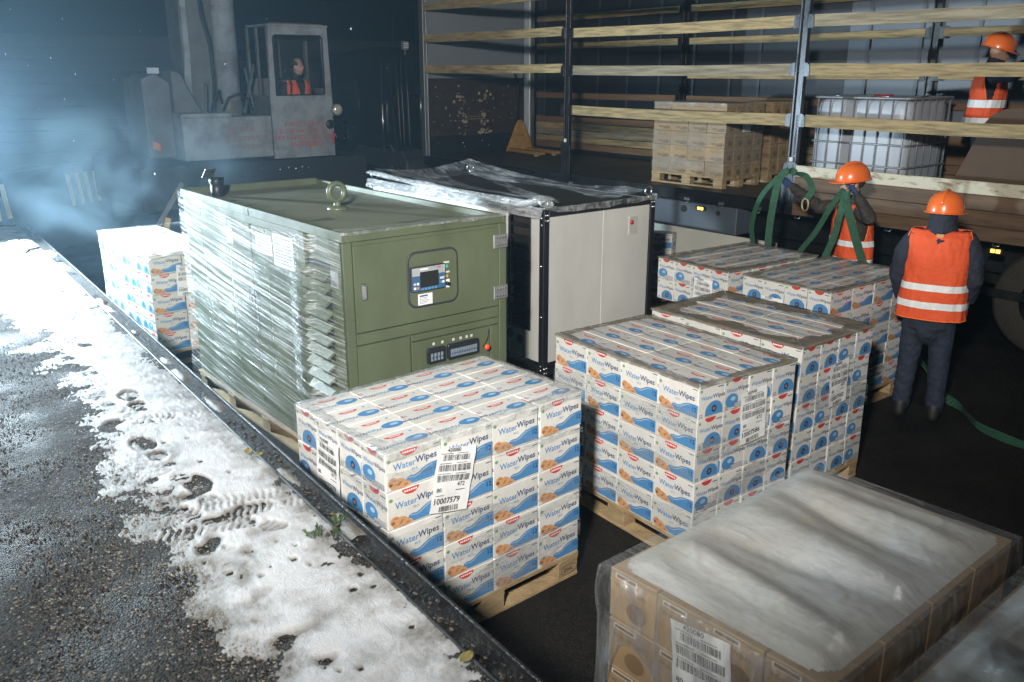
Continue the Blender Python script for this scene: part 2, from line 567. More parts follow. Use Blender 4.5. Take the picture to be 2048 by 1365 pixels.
# gravel lying on the asphalt (nobody could count it)
gb = MB()
ico = [(-.53, .85, 0), (.53, .85, 0), (-.53, -.85, 0), (.53, -.85, 0), (0, -.53, .85), (0, .53, .85), (0, -.53, -.85), (0, .53, -.85), (.85, 0, -.53), (.85, 0, .53), (-.85, 0, -.53), (-.85, 0, .53)]
icf = [(0, 11, 5), (0, 5, 1), (0, 1, 7), (0, 7, 10), (0, 10, 11), (1, 5, 9), (5, 11, 4), (11, 10, 2), (10, 7, 6), (7, 1, 8), (3, 9, 4), (3, 4, 2), (3, 2, 6), (3, 6, 8), (3, 8, 9), (4, 9, 5), (2, 4, 11), (6, 2, 10), (8, 6, 7), (9, 8, 1)]
octa = [(1, 0, 0), (-1, 0, 0), (0, 1, 0), (0, -1, 0), (0, 0, 1), (0, 0, -1)]
octf = [(0, 2, 4), (2, 1, 4), (1, 3, 4), (3, 0, 4), (2, 0, 5), (1, 2, 5), (3, 1, 5), (0, 3, 5)]
for _ in range(15000):
    y = 1.9 + 5 * random.random() ** 1.5
    x = random.uniform(.15 if y < 4 else .3, interp(XIN, y) + .12)
    r = random.choice((.0015, .002, .0025, .003, .0035, .0045))
    a = random.uniform(0, 3.1); ca, sa = math.cos(a), math.sin(a)
    sx, sy, sz = (r * random.uniform(.7, 1.4) for _ in range(3))
    gb.add([(x + p * sx * ca - q_ * sy * sa, y + p * sx * sa + q_ * sy * ca, 1.0005 + c * sz * .7) for p, q_, c in octa], octf, random.choice((0, 0, 0, 1, 1, 1, 2, 2)))
gr = gb.build('gravel', [M('grit_dark', (.05, .045, .04), .4), M('grit_brown', (.13, .10, .075), .45), M('grit_pale', (.25, .24, .22), .45)])
tag(gr, 'loose wet grit scattered over the platform asphalt', 'gravel', kind='stuff')

cb = MB()
for _ in range(260):
    y = 1.45 + 2.6 * random.random()
    x = interp(XOUT, y) + random.gauss(.02, .028)
    if x > ex(y) - .02:
        continue
    r = random.choice((.002, .003, .003, .004, .006, .009))
    zz = 1.0 if x < ex(y) - EW else .98
    cb.add([(x + a * r * random.uniform(.6, 1.4), y + b * r * random.uniform(.6, 1.4), zz + c * r * .6) for a, b, c in ico], icf, random.randint(0, 1))
tag(cb.build('dirt', [M('earth_brown', (.10, .07, .04), .8), M('earth_dark', (.03, .024, .018), .6)]), 'brown dirt clods along the edge of the snow', 'dirt', kind='stuff')
# ------------------------------------------------------------------ haze (lit from the side by the yard floodlight)
hb = MB().span((-14, -9, -1), (26, 40, 8.5)).build('haze', None)
hm = bpy.data.materials.new('night_haze')
hm.use_nodes = True
hn = hm.node_tree
hn.nodes.remove(hn.nodes['Principled BSDF'])
pv = hn.nodes.new('ShaderNodeVolumePrincipled')
pv.inputs['Color'].default_value = (.48, .76, .98, 1)
pv.inputs['Density'].default_value = .0052
pv.inputs['Anisotropy'].default_value = .62
pv.inputs['Density Attribute'].default_value = ''
try:
    hm.cycles.homogeneous_volume = True
except Exception:
    pass
hn.links.new(pv.outputs[0], hn.nodes['Material Output'].inputs['Volume'])
hb.data.materials.clear()
hb.data.materials.append(hm)
tag(hb, 'thin blue night haze over the whole yard', 'haze', kind='stuff')

# smoke drifting up behind the generator
sb = MB().ell((2.95, 10.1, 1.35), (1.6, 1.5, 1.2), 20, 12).build('smoke', None)
sm_ = bpy.data.materials.new('drifting_smoke')
sm_.use_nodes = True
q = sm_.node_tree
q.nodes.remove(q.nodes['Principled BSDF'])
tc = q.nodes.new('ShaderNodeNewGeometry')
t1 = q.nodes.new('ShaderNodeTexNoise'); t1.inputs['Scale'].default_value = 1.5; t1.inputs['Detail'].default_value = 5; t1.inputs['Distortion'].default_value = .8
q.links.new(tc.outputs['Position'], t1.inputs[0])
ds = q.nodes.new('ShaderNodeVectorMath'); ds.operation = 'SUBTRACT'; ds.inputs[1].default_value = (2.95, 10.1, 1.35)
q.links.new(tc.outputs['Position'], ds.inputs[0])
dd = q.nodes.new('ShaderNodeVectorMath'); dd.operation = 'DIVIDE'; dd.inputs[1].default_value = (1.6, 1.5, 1.2)
q.links.new(ds.outputs[0], dd.inputs[0])
ln = q.nodes.new('ShaderNodeVectorMath'); ln.operation = 'LENGTH'
q.links.new(dd.outputs[0], ln.inputs[0])
fo = q.nodes.new('ShaderNodeMapRange'); fo.inputs['From Min'].default_value = .15; fo.inputs['From Max'].default_value = 1.0; fo.inputs['To Min'].default_value = 1; fo.inputs['To Max'].default_value = 0
q.links.new(ln.outputs['Value'], fo.inputs[0])
cut = q.nodes.new('ShaderNodeMapRange'); cut.inputs['From Min'].default_value = .46; cut.inputs['From Max'].default_value = .75; cut.inputs['To Max'].default_value = .8
q.links.new(t1.outputs['Fac'], cut.inputs[0])
mu = q.nodes.new('ShaderNodeMath'); mu.operation = 'MULTIPLY'
q.links.new(fo.outputs[0], mu.inputs[0]); q.links.new(cut.outputs[0], mu.inputs[1])
pv2 = q.nodes.new('ShaderNodeVolumePrincipled'); pv2.inputs['Color'].default_value = (.55, .80, .97, 1); pv2.inputs['Anisotropy'].default_value = .4; pv2.inputs['Density Attribute'].default_value = ''
q.links.new(mu.outputs[0], pv2.inputs['Density'])
q.links.new(pv2.outputs[0], q.nodes['Material Output'].inputs['Volume'])
try:
    sm_.cycles.volume_step_rate = 2
except Exception:
    pass
sb.data.materials.clear()
sb.data.materials.append(sm_)
tag(sb, 'pale blue smoke drifting up behind the cartons and the generator', 'smoke', kind='stuff')

# ================================================================== PALLETS
def make_pallet(a=1.2, b=.8, rows=3):
    e = empty('wooden_pallet')
    for i in range(5):
        w = .145 if i in (0, 2, 4) else .10
        y = -b / 2 + .0725 + i * (b - .145) / 4
        MB().box((0, y, .133), (a, w, .022)).build('deck_board', WOOD, e, bevel=.002)
    for x in (-a / 2 + .0725, 0, a / 2 - .0725):
        MB().box((x, 0, .1105), (.145, b - .002, .022)).build('stringer_board', WOOD, e, bevel=.002)
        for y in (-b / 2 + .052, 0, b / 2 - .052):
            MB().box((x + random.uniform(-.004, .004), y, .0605), (.142, .098, .078)).build('block', WOOD, e, bevel=.003)
    for y in (-b / 2 + .052, 0, b / 2 - .052):
        MB().box((0, y, .0112), (a - .002, .10, .021)).build('bottom_board', WOOD, e, bevel=.002)
    return e
PAL0 = make_pallet()
_pal_used = []
def pallet(F, yaw, wide, label, z=0):
    """F = near corner; wide 'A' lays the 1.2 m side along local x"""
    a, b = (1.2, .8) if wide == 'A' else (.8, 1.2)
    c, s = math.cos(yaw), math.sin(yaw)
    o = copy_tree(PAL0) if _pal_used else PAL0
    _pal_used.append(1)
    o.location = (F[0] + a / 2 * c - b / 2 * s, F[1] + a / 2 * s + b / 2 * c, z)
    o.rotation_euler = (0, 0, yaw + (0 if wide == 'A' else math.pi / 2))
    tag(o, label, 'pallet', 'wooden cargo pallets')
    return o

# ================================================================== CARTONS
CW, CD, CH = .2995, .1995, .1832
WHITE = M('white_carton', (.67, .66, .625), .42, var=.12, vs=5, bump=.16, bs=11, coat=.5, orand=.14)
KRAFT = M('kraft_carton', (.37, .26, .145), .6, var=.16, vs=4, bump=.12, bs=14, coat=.2, orand=.12)
P_BLUE = M('print_light_blue', (.080, .235, .46), .4, var=.1, coat=.2)
P_NAVY = M('print_navy', (.02, .055, .15), .4, var=0, coat=.2)
P_RED = M('print_red', (.55, .06, .05), .4, var=.08, coat=.2)
P_TAN = M('print_tan', (.58, .31, .15), .4, var=.15, vs=30, coat=.2)
P_TAN2 = M('print_brown', (.36, .17, .08), .4, var=.2, vs=30, coat=.2)
P_GREY = M('print_grey', (.52, .54, .55), .4, var=.05, coat=.2)
P_GREEN = M('print_green', (.16, .30, .17), .4, var=0, coat=.2)
P_DK = M('print_dark_brown', (.19, .125, .07), .5, var=.1)
P_EDGE = M('carton_flap_edge', (.80, .79, .76), .6, var=.05)
P_WHT = M('print_white', (.8, .8, .79), .4, var=0)
CM = [WHITE, P_BLUE, P_NAVY, P_RED, P_TAN, P_TAN2, P_GREY, P_GREEN, P_EDGE, P_WHT, M('print_pale_blue', (.34, .52, .72), .4, var=.1, coat=.2)]
EPS = .0006

def carton_mesh(red, dome, kraft=False, seed=0):
    rnd = random.Random(seed)
    body = MB().box((0, 0, CH / 2), (CW - .003, CD - .003, CH - .0015))
    me = body.mesh('carton_body', [WHITE], bevel=.0035)
    b = MB()
    b.add([v.co for v in me.vertices], [tuple(p.vertices) for p in me.polygons], 0)
    bpy.data.meshes.remove(me)
    w, d, h = CW - .003, CD - .003, CH - .0015
    e1, e2, e3 = (EPS, EPS * 2, EPS * 3)
    def face(nrm):
        if nrm == 'y-': return Vector((-w / 2, -d / 2, 0)), Vector((1, 0, 0)), Vector((0, 0, 1)), Vector((0, -1, 0)), w
        if nrm == 'y+': return Vector((w / 2, d / 2, 0)), Vector((-1, 0, 0)), Vector((0, 0, 1)), Vector((0, 1, 0)), w
        if nrm == 'x-': return Vector((-w / 2, d / 2, 0)), Vector((0, -1, 0)), Vector((0, 0, 1)), Vector((-1, 0, 0)), d
        if nrm == 'x+': return Vector((w / 2, -d / 2, 0)), Vector((0, 1, 0)), Vector((0, 0, 1)), Vector((1, 0, 0)), d
    K = kraft
    for nrm in ('y-', 'y+'):
        o, u, v, n, wd = face(nrm)
        P = lambda pts, m, e=e1: b.poly(pts, o + n * e, u * wd, v * h, m)
        if K:
            b.text('Water', .034, o + n * e1 + u * .075 + v * .125, u, v, 1, .008)
            b.text('Wipes', .034, o + n * e1 + u * (.077 + text_mesh('Water', .008)[2] * .034) + v * .125, u, v, 1, .012)
            P(ellipse(.42, .40, .16, .22, 16, 200, 340), 1)
            P([(.5, .12), (.62, .3), (.8, .36), (.96, .30), (.97, .16), (.8, .08)], 1, e2)
            for k in range(3):
                P([(.3, .86 + k * .03), (.75, .86 + k * .03), (.75, .87 + k * .03), (.3, .87 + k * .03)], 1)
            continue
        P(ellipse(.5, .56, .235, .36, 20), 6); P(ellipse(.5, .56, .228, .35, 20), 0, e1 * 1.4)
        wave = [(.30, .06), (.34, .16), (.38, .255), (.44, .285), (.50, .27), (.57, .295), (.64, .36), (.72, .42), (.82, .45), (.92, .46), (.999, .455), (.999, .06)]
        P(wave, 1, e2)
        P([(.40, .235), (.44, .245), (.51, .22), (.58, .25), (.66, .33), (.74, .385), (.84, .41), (.84, .40), (.75, .373), (.67, .315), (.59, .238), (.51, .205), (.44, .232), (.40, .222)], 6, e3)
        P(ellipse(.125, .22, .088, .135, 14), 4, e2)
        P([(.09, .05), (.07, .17), (.16, .28), (.24, .31), (.32, .26), (.36, .19), (.42, .15), (.46, .06), (.30, .03)], 4, e3)
        P(ellipse(.085, .19, .035, .05, 10), 5, e3)
        P([(.19, .13), (.25, .22), (.28, .21), (.23, .11)], 5, e3 * 1.2)
        P([(.30, .10), (.36, .13), (.40, .09), (.34, .07)], 5, e3 * 1.2)
        P(ellipse(.14, .255, .05, .05, 9, 20, 160), 5, e3 * 1.2)
        b.text('Water', .0440, o + n * e3 + u * (.135 * wd) + v * (.535 * h), u, v, 1, .012)
        b.text('Wipes', .0440, o + n * e3 + u * (.135 * wd + text_mesh('Water', .012)[2] * .0440 - .0015) + v * (.565 * h), u, v, 2, .018)
        P([(.14, .525), (.55, .525), (.55, .537), (.14, .537)], 6, e1 * 1.7)
        b.text('99.9', .019, o + n * (EPS * 4) + u * (.45 * wd) + v * (.40 * h), u, v, 1, 0)
        b.text('12', .036, o + n * (EPS * 4) + u * (.855 * wd) + v * (.235 * h), u, v, 2, .02)
        if red:
            P([(x, min(y, .999)) for x, y in ellipse(.42, .995, .155, .17, 14, 180, 360)], 3, e2)
            for k in range(6):
                P([(.305 + .04 * k, .905), (.333 + .04 * k, .905), (.333 + .04 * k, .95), (.305 + .04 * k, .95)], 9, e3)
        P(ellipse(.065, .80, .036, .05, 10), 7, e2)
        P([(.86, .90), (.975, .90), (.975, .925), (.86, .925)], 2, e2)
        for k in range(6):
            yy = .84 - k * .052
            P([(.88, yy), (.88 + .09 * rnd.uniform(.6, 1), yy), (.88 + .08, yy + .015), (.88, yy + .015)], 6, e2)
        P([(.12, .80), (.30, .80), (.30, .812), (.12, .812)], 6, e2)
    for nrm in ('x-', 'x+'):
        o, u, v, n, wd = face(nrm)
        P = lambda pts, m, e=e1: b.poly(pts, o + n * e, u * wd, v * h, m)
        if K:
            b.text('WaterWipes', .026, o + n * e1 + u * .02 + v * .12, u, v, 1, .01)
            P(ellipse(.6, .3, .22, .2, 14), 1)
            P([(.12, .84), (.6, .84), (.6, .95), (.12, .95)], 2)
            P([(.15, .86), (.57, .86), (.57, .93), (.15, .93)], 1, e2)
            continue
        b.text('Water', .034, o + n * e2 + u * (.10 * wd) + v * (.565 * h), u, v, 1, .012)
        b.text('Wipes', .034, o + n * e2 + u * (.10 * wd + text_mesh('Water', .012)[2] * .034 - .001) + v * (.565 * h), u, v, 2, .016)
        P(ellipse(.47, .5, .22, .2, 16, 180, 360), 6); P(ellipse(.47, .5, .205, .185, 16, 180, 360), 0, e1 * 1.4)
        if dome:
            P([(.28, .05), (.96, .05)] + ellipse(.62, .17, .34, .31, 14, 0, 180), 1, e2)
            P(ellipse(.62, .24, .10, .115, 12), 2, e3); P(ellipse(.62, .24, .045, .05, 8), 5, e3 * 1.3)
        else:
            P(ellipse(.33, .30, .27, .22, 14), 1, e2); P(ellipse(.38, .35, .10, .07, 12), 10, e3)
            P([(.44, .05), (.93, .05), (.93, .20), (.44, .20)], 2, e2); P([(.455, .065), (.915, .065), (.915, .185), (.455, .185)], 0, e3)
            for k in range(11):
                P([(.48 + k * .038, .08), (.48 + k * .038 + rnd.choice((.012, .02)), .08), (.48 + k * .038 + .014, .17), (.48 + k * .038, .17)], 2, e3 * 1.3)
        if red:
            P([(x, min(y, .999)) for x, y in ellipse(.5, .995, .21, .15, 12, 180, 360)], 3, e2)
        b.text('12', .027, o + n * e2 + u * (.045 * wd) + v * (.045 * h), u, v, 2, .02)
        P(ellipse(.10, .86, .05, .045, 9), 7, e2)
        P([(.74, .87), (.95, .87), (.95, .90), (.74, .90)], 2, e2)
        for k in range(4):
            P([(.84, .80 - k * .06), (.96, .80 - k * .06), (.96, .815 - k * .06), (.84, .815 - k * .06)], 6, e2)
    # top
    o, u, v, n = Vector((w / 2, d / 2, h + .0008)), Vector((-1, 0, 0)), Vector((0, -1, 0)), Vector((0, 0, 1))
    P = lambda pts, m, e=e1: b.poly(pts, o + n * e, u * w, v * d, m)
    if K:
        P([(.02, .47), (.98, .47), (.98, .53), (.02, .53)], 3)
        b.text('WaterWipes', .028, o + n * e2 + u * .05 + v * .02, u, v, 1, .01)
    else:
        P([(x, max(.02, y)) for x, y in ellipse(.26, .62, .20, .17, 16)], 1)
        P(ellipse(.22, .60, .085, .06, 12), 10, e2)
        b.text('Water', .036, o + n * e2 + u * (.46 * w) + v * (.62 * d), u, v, 1, .012)
        b.text('Wipes', .034, o + n * e2 + u * (.46 * w + text_mesh('Water', .012)[2] * .034 - .001) + v * (.62 * d), u, v, 2, .016)
        P(ellipse(.68, .68, .12, .17, 14, 20, 160), 6, e1)
        P([(x, y) for x, y in ellipse(.50, .22, .175, .10, 14, 0, 180)] + [(.33, .20), (.67, .20)], 3)
        for k in range(6):
            P([(.40 + .034 * k, .235), (.424 + .034 * k, .235), (.424 + .034 * k, .275), (.40 + .034 * k, .275)], 9, e2)
        P(ellipse(.20, .22, .12, .11, 14), 6); P(ellipse(.20, .22, .11, .1, 14), 0, e1 * 1.5); P(ellipse(.19, .2, .03, .03, 8), 1, e2)
        b.text('12', .03, o + n * e2 + u * (.89 * w) + v * (.36 * d), u, v, 2, .02)
        P([(.74, .20), (.83, .20), (.83, .34), (.74, .34)], 6)
        P([(.55, .36), (.74, .36), (.74, .385), (.55, .385)], 6)
        P([(.0, .02), (.012, .02), (.012, .98), (.0, .98)], 8); P([(.988, .02), (1, .02), (1, .98), (.988, .98)], 8)
        P([(.0, .40), (.013, .40), (.013, .62), (.0, .62)], 3, e2)
    TAPE = M('brown_packing_tape', (.36, .24, .13), .2, var=.1)
    me = b.mesh('carton', [KRAFT, P_DK, M('kraft_label', (.62, .6, .55), .5), TAPE] if K else CM)
    return me
CART = [carton_mesh(True, True, seed=1), carton_mesh(True, False, seed=2), carton_mesh(False, True, seed=3)]
BROWN = [carton_mesh(False, False, True, 4)]

def load(F, yaw, wide, phrase, z0=.144, nl=5, brown=False, group='white wipes cartons stacked on pallets', sides='xyt', jit=.003, rnd=None, keep=None):
    """cartons of one pallet load that can be seen; F near corner, local x along A, local y along B"""
    rnd = rnd or random.Random(int(F[0] * 1000))
    c, s = math.cos(yaw), math.sin(yaw)
    sa, sb = (CW, CD) if wide == 'A' else (CD, CW)
    for k in range(nl):
        for j in range(4):
            for i in range(4):
                fy, fx, ft = j == 0 and 'y' in sides, i == 0 and 'x' in sides, k == nl - 1 and 't' in sides
                if not (fx or fy or ft) or (keep and not keep(i, j, k)):
                    continue
                x = (i + .5) * sa + rnd.uniform(-jit, jit)
                y = (j + .5) * sb + rnd.uniform(-jit, jit)
                if j == 0:
                    y += rnd.uniform(-.003, .004)
                me = rnd.choice(BROWN if brown else CART)
                o = put('carton', me, None, (F[0] + x * c - y * s, F[1] + x * s + y * c, z0 + k * CH + .0005 * k),
                        (rnd.uniform(-.006, .006), rnd.uniform(-.006, .006), yaw + (0 if wide == 'A' else -math.pi / 2) + rnd.uniform(-.014, .014)))
                o.scale = (rnd.uniform(.992, 1.003), rnd.uniform(.99, 1.003), rnd.uniform(.994, 1))
                lay = 'top layer' if k == nl - 1 else ORD[nl - 1 - k] + ' layer down'
                pos = ORD[i] + ' column, ' + ('front row' if j == 0 else ORD[j] + ' row back')
                tag(o, ('brown' if brown else 'white') + ' carton ' + phrase + ', ' + lay + ', ' + pos, 'carton', group)

def pallet_label(number, loc, yaw, tilt=0, w=.205, h=.29, label='', top='420080', extra=True, nrm='y-'):
    """paper sheet hanging in front of the cartons, printed with bars and numbers"""
    b = MB()
    rnd = random.Random(hash(number) % 1000 + 3)
    nu, nv = 6, 9
    def bend(u, v):
        return .0035 * math.sin(u * 5 + 1) * math.sin(v * 7) + .002 * math.sin(v * 19 + u * 4)
    b.grid(nu, nv, lambda u, v: ((u - .5) * w, -.002 - bend(u, v), (v - .5) * h), 0)
    b.grid(nu, nv, lambda u, v: ((.5 - u) * w, -.0012 - bend(1 - u, v), (v - .5) * h), 0)
    U, V = Vector((1, 0, 0)), Vector((0, 0, 1))
    b2 = MB()
    def rect(x0, z0, x1, z1):
        b2.poly([(x0, z0), (x1, z0), (x1, z1), (x0, z1)], (0, 0, 0), U * w, V * h)
    def bars(x0, x1, z0, z1):
        x = x0
        while x < x1:
            ww = rnd.choice((.008, .008, .014, .02))
            rect(x - .5, z0 - .5, min(x + ww, x1) - .5, z1 - .5)
            x += ww + rnd.choice((.009, .012, .02))
    b2.text(top, .026, (-.06 * 1, 0, .44 * h), U, V, 0, .01)
    for k, (za, zb) in enumerate(((.80, .89), (.64, .74), (.48, .58))):
        bars(.16 if k == 0 else .08, .86 if k == 0 else .92, za, zb)
        rect(-.42, zb + .018 - .5, -.10, zb + .026 - .5)
        rect(.02, zb + .018 - .5, .30, zb + .026 - .5)
    if extra:
        b2.text('472', .03, (.13 * w, 0, -.11 * h), U, V, 0, .01)
        b2.text('80', .028, (-.42 * w, 0, -.17 * h), U, V, 0, .01)
    rect(-.42, -.235, -.2, -.225); rect(.1, -.17, .36, -.16)
    if number:
        b2.text(number, .04, (-.465 * w, 0, -.36 * h), U, V, 0, .018)
    bars(.22, .74, .02, .10)
    b2.v = [(x, -.0032 - bend(x / w + .5, z / h + .5) - .0007, z) for x, y, z in b2.v]
    e = empty('pallet_label', loc)
    e.rotation_euler = (0, tilt, yaw + (0 if nrm == 'y-' else -math.pi / 2))
    b.build('sheet', PAPER, e)
    b2.build('print', INK, e)
    return tag(e, label, 'label', 'paper pallet labels')

FILM = film_mat('clear_stretch_film', .02, .42, sc=26, st=(1, 1, .18))
FILM_C = film_mat('crumpled_stretch_film', .08, .72, sc=22, rough=.12, p0=.42, p1=.74)
FILM_D2 = film_mat('lightly_dusty_film', .22, .70, tint=(.21, .185, .14), sc=9, rough=.3, p0=.34, p1=.62, dif=.85)
FILM_D = film_mat('dusty_stretch_film', .25, .86, tint=(.20, .17, .125), sc=6, rough=.3, p0=.34, p1=.58, dif=.86)
def load_film(F, yaw, a, b, h, label, dusty=0, inner=.07, seed=0, bands=(), collar=.035, out=.006):
    """stretch film over one load: the turned-in top collar plus the visible tight bands on its sides"""
    m = MB()
    per = [(0, 0), (a, 0), (a, b), (0, b)]
    n = 46
    for k in range(4):
        (x0, y0), (x1, y1) = per[k], per[(k + 1) % 4]
        dx, dy = x1 - x0, y1 - y0
        Ln = math.hypot(dx, dy); ux, uy = dx / Ln, dy / Ln
        ox, oy = uy, -ux
        def fn(u, v, x0=x0, y0=y0, ux=ux, uy=uy, ox=ox, oy=oy, Ln=Ln, k=k):
            inn = inner * (1 + .8 * nz(u * 3.1 + k * 7, seed) + .45 * nz(u * 9 + k, seed, 4) + .2 * nz(u * 25, seed, 5)) + (inner * 1.1 * (abs(2 * u - 1) ** 6))
            t = v * 2 - 1               # -1 inner edge .. 0 edge .. 1 down the side
            wob = .003 * nz(u * 30 + k * 3, v * 9, seed) + .002 * nz(u * 90, v * 14, seed)
            if t <= 0:
                q = -t * inn
                uu = max(0, min(1, u)) * Ln
                uu = min(max(uu, q), Ln - q)
                return (x0 + ux * uu - ox * (q - out * (1 + t)), y0 + uy * uu - oy * (q - out * (1 + t)), h + .006 + wob + .004 * (1 + t))
            dn = t * (.012 if dusty else collar) * (1 + .5 * nz(u * 5, k, seed + 2))
            uu = u * Ln
            return (x0 + ux * uu + ox * (out + abs(wob)), y0 + uy * uu + oy * (out + abs(wob)), h + .008 - dn + wob)
        m.grid(n, 8, fn, {0: 0, 1: 3, 2: 1}[dusty])
    for face, z0l, z0r, wid in bands:
        Ln = a if face == 'y' else b
        def fb(u, v, face=face, z0l=z0l, z0r=z0r, wid=wid, Ln=Ln):
            z = z0l + (z0r - z0l) * u + (v - .5) * wid * (1 + .35 * math.sin(u * 9 + z0l * 9)) + .012 * nz(u * 6, v * 3, seed)
            off = -out - .003 - .0025 * nz(u * 14, v * 8, seed + 1)
            return (u * Ln, off, z) if face == 'y' else (off, u * Ln, z)
        m.grid(40, 6, fb, 2)
    o = m.build('stretch_film', [FILM_C, FILM_D, FILM, FILM_D2], None, (F[0], F[1], 0), (0, 0, yaw))
    return tag(o, label, 'film', 'stretch film around pallet loads')

HS = .144 + 5 * CH
# nearest load beside the platform
F1 = (1.742, 3.006); Y1 = R(2.256)
pallet(F1, Y1, 'A', 'wooden pallet under the white cartons beside the snowy platform')
load(F1, Y1, 'A', 'beside snowy platform edge')
load_film(F1, Y1, 1.2, .8, HS, 'clear stretch film over the carton load beside the snowy platform', 0, .06, 1,
          (('y', .62, .58, .10), ('y', .20, .30, .16), ('y', .42, .50, .07), ('y', .95, .86, .05), ('x', .55, .70, .08), ('x', .85, .95, .10)))
F2 = (3.45, 2.706); Y2 = R(-3.2)
pallet(F2, Y2, 'B', 'wooden pallet under white cartons in front of the cream cabinet')
load(F2, Y2, 'B', 'on pallet near cream cabinet')
load_film(F2, Y2, .8, 1.2, HS, 'stretch film over the white carton load in front of the cream cabinet', 1, .045, 2, (('y', .7, .62, .10), ('y', .35, .5, .12), ('x', .30, .22, .1), ('x', .85, .80, .12), ('x', .55, .62, .06)))
F3 = (4.452, 2.758); Y3 = R(-.19)
pallet(F3, Y3, 'B', 'shaded wooden pallet under the wide dusty-rimmed white load')
load(F3, Y3, 'B', 'on wide dusty-rimmed pallet', keep=lambda i, j, k: k == 4 or j == 0)
load_film(F3, Y3, .8, 1.2, HS, 'wide dusty film rim on the load behind the middle one', 2, .115, 3, (('y', .75, .6, .12),))
F7 = (5.82, 3.42); Y7 = R(-1)
pallet(F7, Y7, 'A', 'wooden pallet of the dusty carton load beside the standing worker')
load(F7, Y7, 'A', 'on pallet by standing worker', keep=lambda i, j, k: k >= 3 or j == 0)
load_film(F7, Y7, 1.2, .8, HS, 'dusty stretch film over the cartons beside the standing worker', 1, .06, 4, (('y', .8, .75, .1),))
F6 = (5.80, 4.34); Y6 = R(-3)
pallet(F6, Y6, 'A', 'wooden pallet between cream cabinet and the trailer')
load(F6, Y6, 'A', 'between cream cabinet and trailer', sides='xt', keep=lambda i, j, k: k >= 3)
load_film(F6, Y6, 1.2, .8, HS, 'dusty stretch film over the cartons beside the cream cabinet', 1, .08, 5)
F0 = (2.33, 8.04); Y0 = R(2)
pallet(F0, Y0, 'A', 'wooden pallet just beyond the green generator')
load(F0, Y0, 'A', 'under white paper sheet', keep=lambda i, j, k: i < 2)
F00 = (2.36, 8.90); Y00 = R(1)
pallet(F00, Y00, 'A', 'wooden pallet deepest in the smoke beyond the generator')
load(F00, Y00, 'A', 'on smoky last pallet', sides='xt', keep=lambda i, j, k: i < 2 and (i == 0 or k == 4))
load_film(F00, Y00, 1.2, .8, HS, 'stretch film over the last carton load in the smoke', 0, .05, 6)
# white paper sheet lying on the load behind the generator
def sheet0(u, v):
    z = HS + .012 + .02 * max(0, nz(u * 4, v * 3, 3)) + (.05 * math.exp(-((u - .22) ** 2 + (v - .55) ** 2) * 60))
    if v < .08:
        z -= .035 * (1 - v / .08) + .02 * nz(u * 7, 1)
    if u < .05:
        z -= .03 * (1 - u / .05)
    return (-.03 + u * 1.2, -.03 + v * .80, z)
o = MB().grid(44, 30, sheet0).build('paper_sheet', M('white_sheet', (.78, .79, .79), .6, var=.05), None, (F0[0], F0[1], 0), (0, 0, Y0))
tag(o, 'loose white paper sheet on the cartons behind the generator', 'paper sheet')

c1, s1 = math.cos(Y1), math.sin(Y1)
def on_y(F, yaw, u, z, off=-.012):
    return (F[0] + u * math.cos(yaw) - off * math.sin(yaw), F[1] + u * math.sin(yaw) + off * math.cos(yaw), z)
def on_x(F, yaw, u, z, off=-.012):
    return (F[0] + off * math.cos(yaw) - u * math.sin(yaw), F[1] + off * math.sin(yaw) + u * math.cos(yaw), z)
pallet_label('10007579', on_y(F1, Y1, .35, .845), Y1, R(12), label='tilted paper label reading 10007579 on the front of the load beside the snow', w=.22, h=.31)
pallet_label('10007579', on_x(F1, Y1, .48, .84), Y1, R(2), label='paper label 10007579 facing the snowy platform', nrm='x-')
pallet_label('10007586', on_y(F2, Y2, .435, .815), Y2, R(-3), label='crinkled paper label 10007586 in front of the cream cabinet', w=.215, h=.31)
pallet_label('10007582', on_y(F3, Y3, .42, .76), Y3, R(-3), label='shaded paper label 10007582 on the dusty-rimmed load', w=.20, h=.29)
pallet_label('10007', on_y(F0, Y0, .33, .80), Y0, R(3), label='paper label 10007 on the cartons half hidden by the generator', w=.20, h=.29, extra=False)
pallet_label('', on_x(F6, Y6, .25, .82), Y6, 0, label='paper label on the dusty load beside the cream cabinet', top='42080', nrm='x-')
pallet_label('', on_x(F7, Y7, .50, .79), Y7, 0, label='paper label on the dusty load beside the standing worker', top='42080', nrm='x-')

# ================================================================== GREEN GENERATOR
OLIVE = M('olive_paint', (.108, .128, .074), .40, var=.30, vs=2.4, bump=.06, bs=60, coat=.15, rv=.14, st=(1, 1, .5), det=9)
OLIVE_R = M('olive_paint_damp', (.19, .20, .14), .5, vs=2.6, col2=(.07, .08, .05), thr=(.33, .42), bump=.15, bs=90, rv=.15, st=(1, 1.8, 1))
CHROME = M('chrome', (.7, .71, .72), .2, .95, var=.1)
GASKET = M('grey_gasket', (.035, .037, .045), .55, var=.1)
GX, GY, GL, GW, GZ0, GZ1 = 2.457, 4.633, 2.73, 1.25, .162, 1.718
gen = empty('generator', (GX, GY, 0))
MB().span((.012, .012, GZ0), (GW - .012, GL - .012, 1.66)).build('body', OLIVE, gen, bevel=.006)
MB().grid(20, 44, lambda u, v: (.03 + (GW - .06) * u, .03 + (GL - .06) * v, 1.667 + .004 * nz(u * 3, v * 5) + (.035 * max(0, 1 - v / .12)))).build('roof_panel', OLIVE_R, gen)
def gpart(name, a, b, mat=OLIVE, bev=.003, parent=gen):
    return MB().span(a, b).build(name, mat, parent, bevel=bev)
gpart('roof_rim', (0, 0, 1.655), (.028, GL, GZ1)); gpart('roof_rim', (GW - .028, 0, 1.655), (GW, GL, GZ1 - .012))
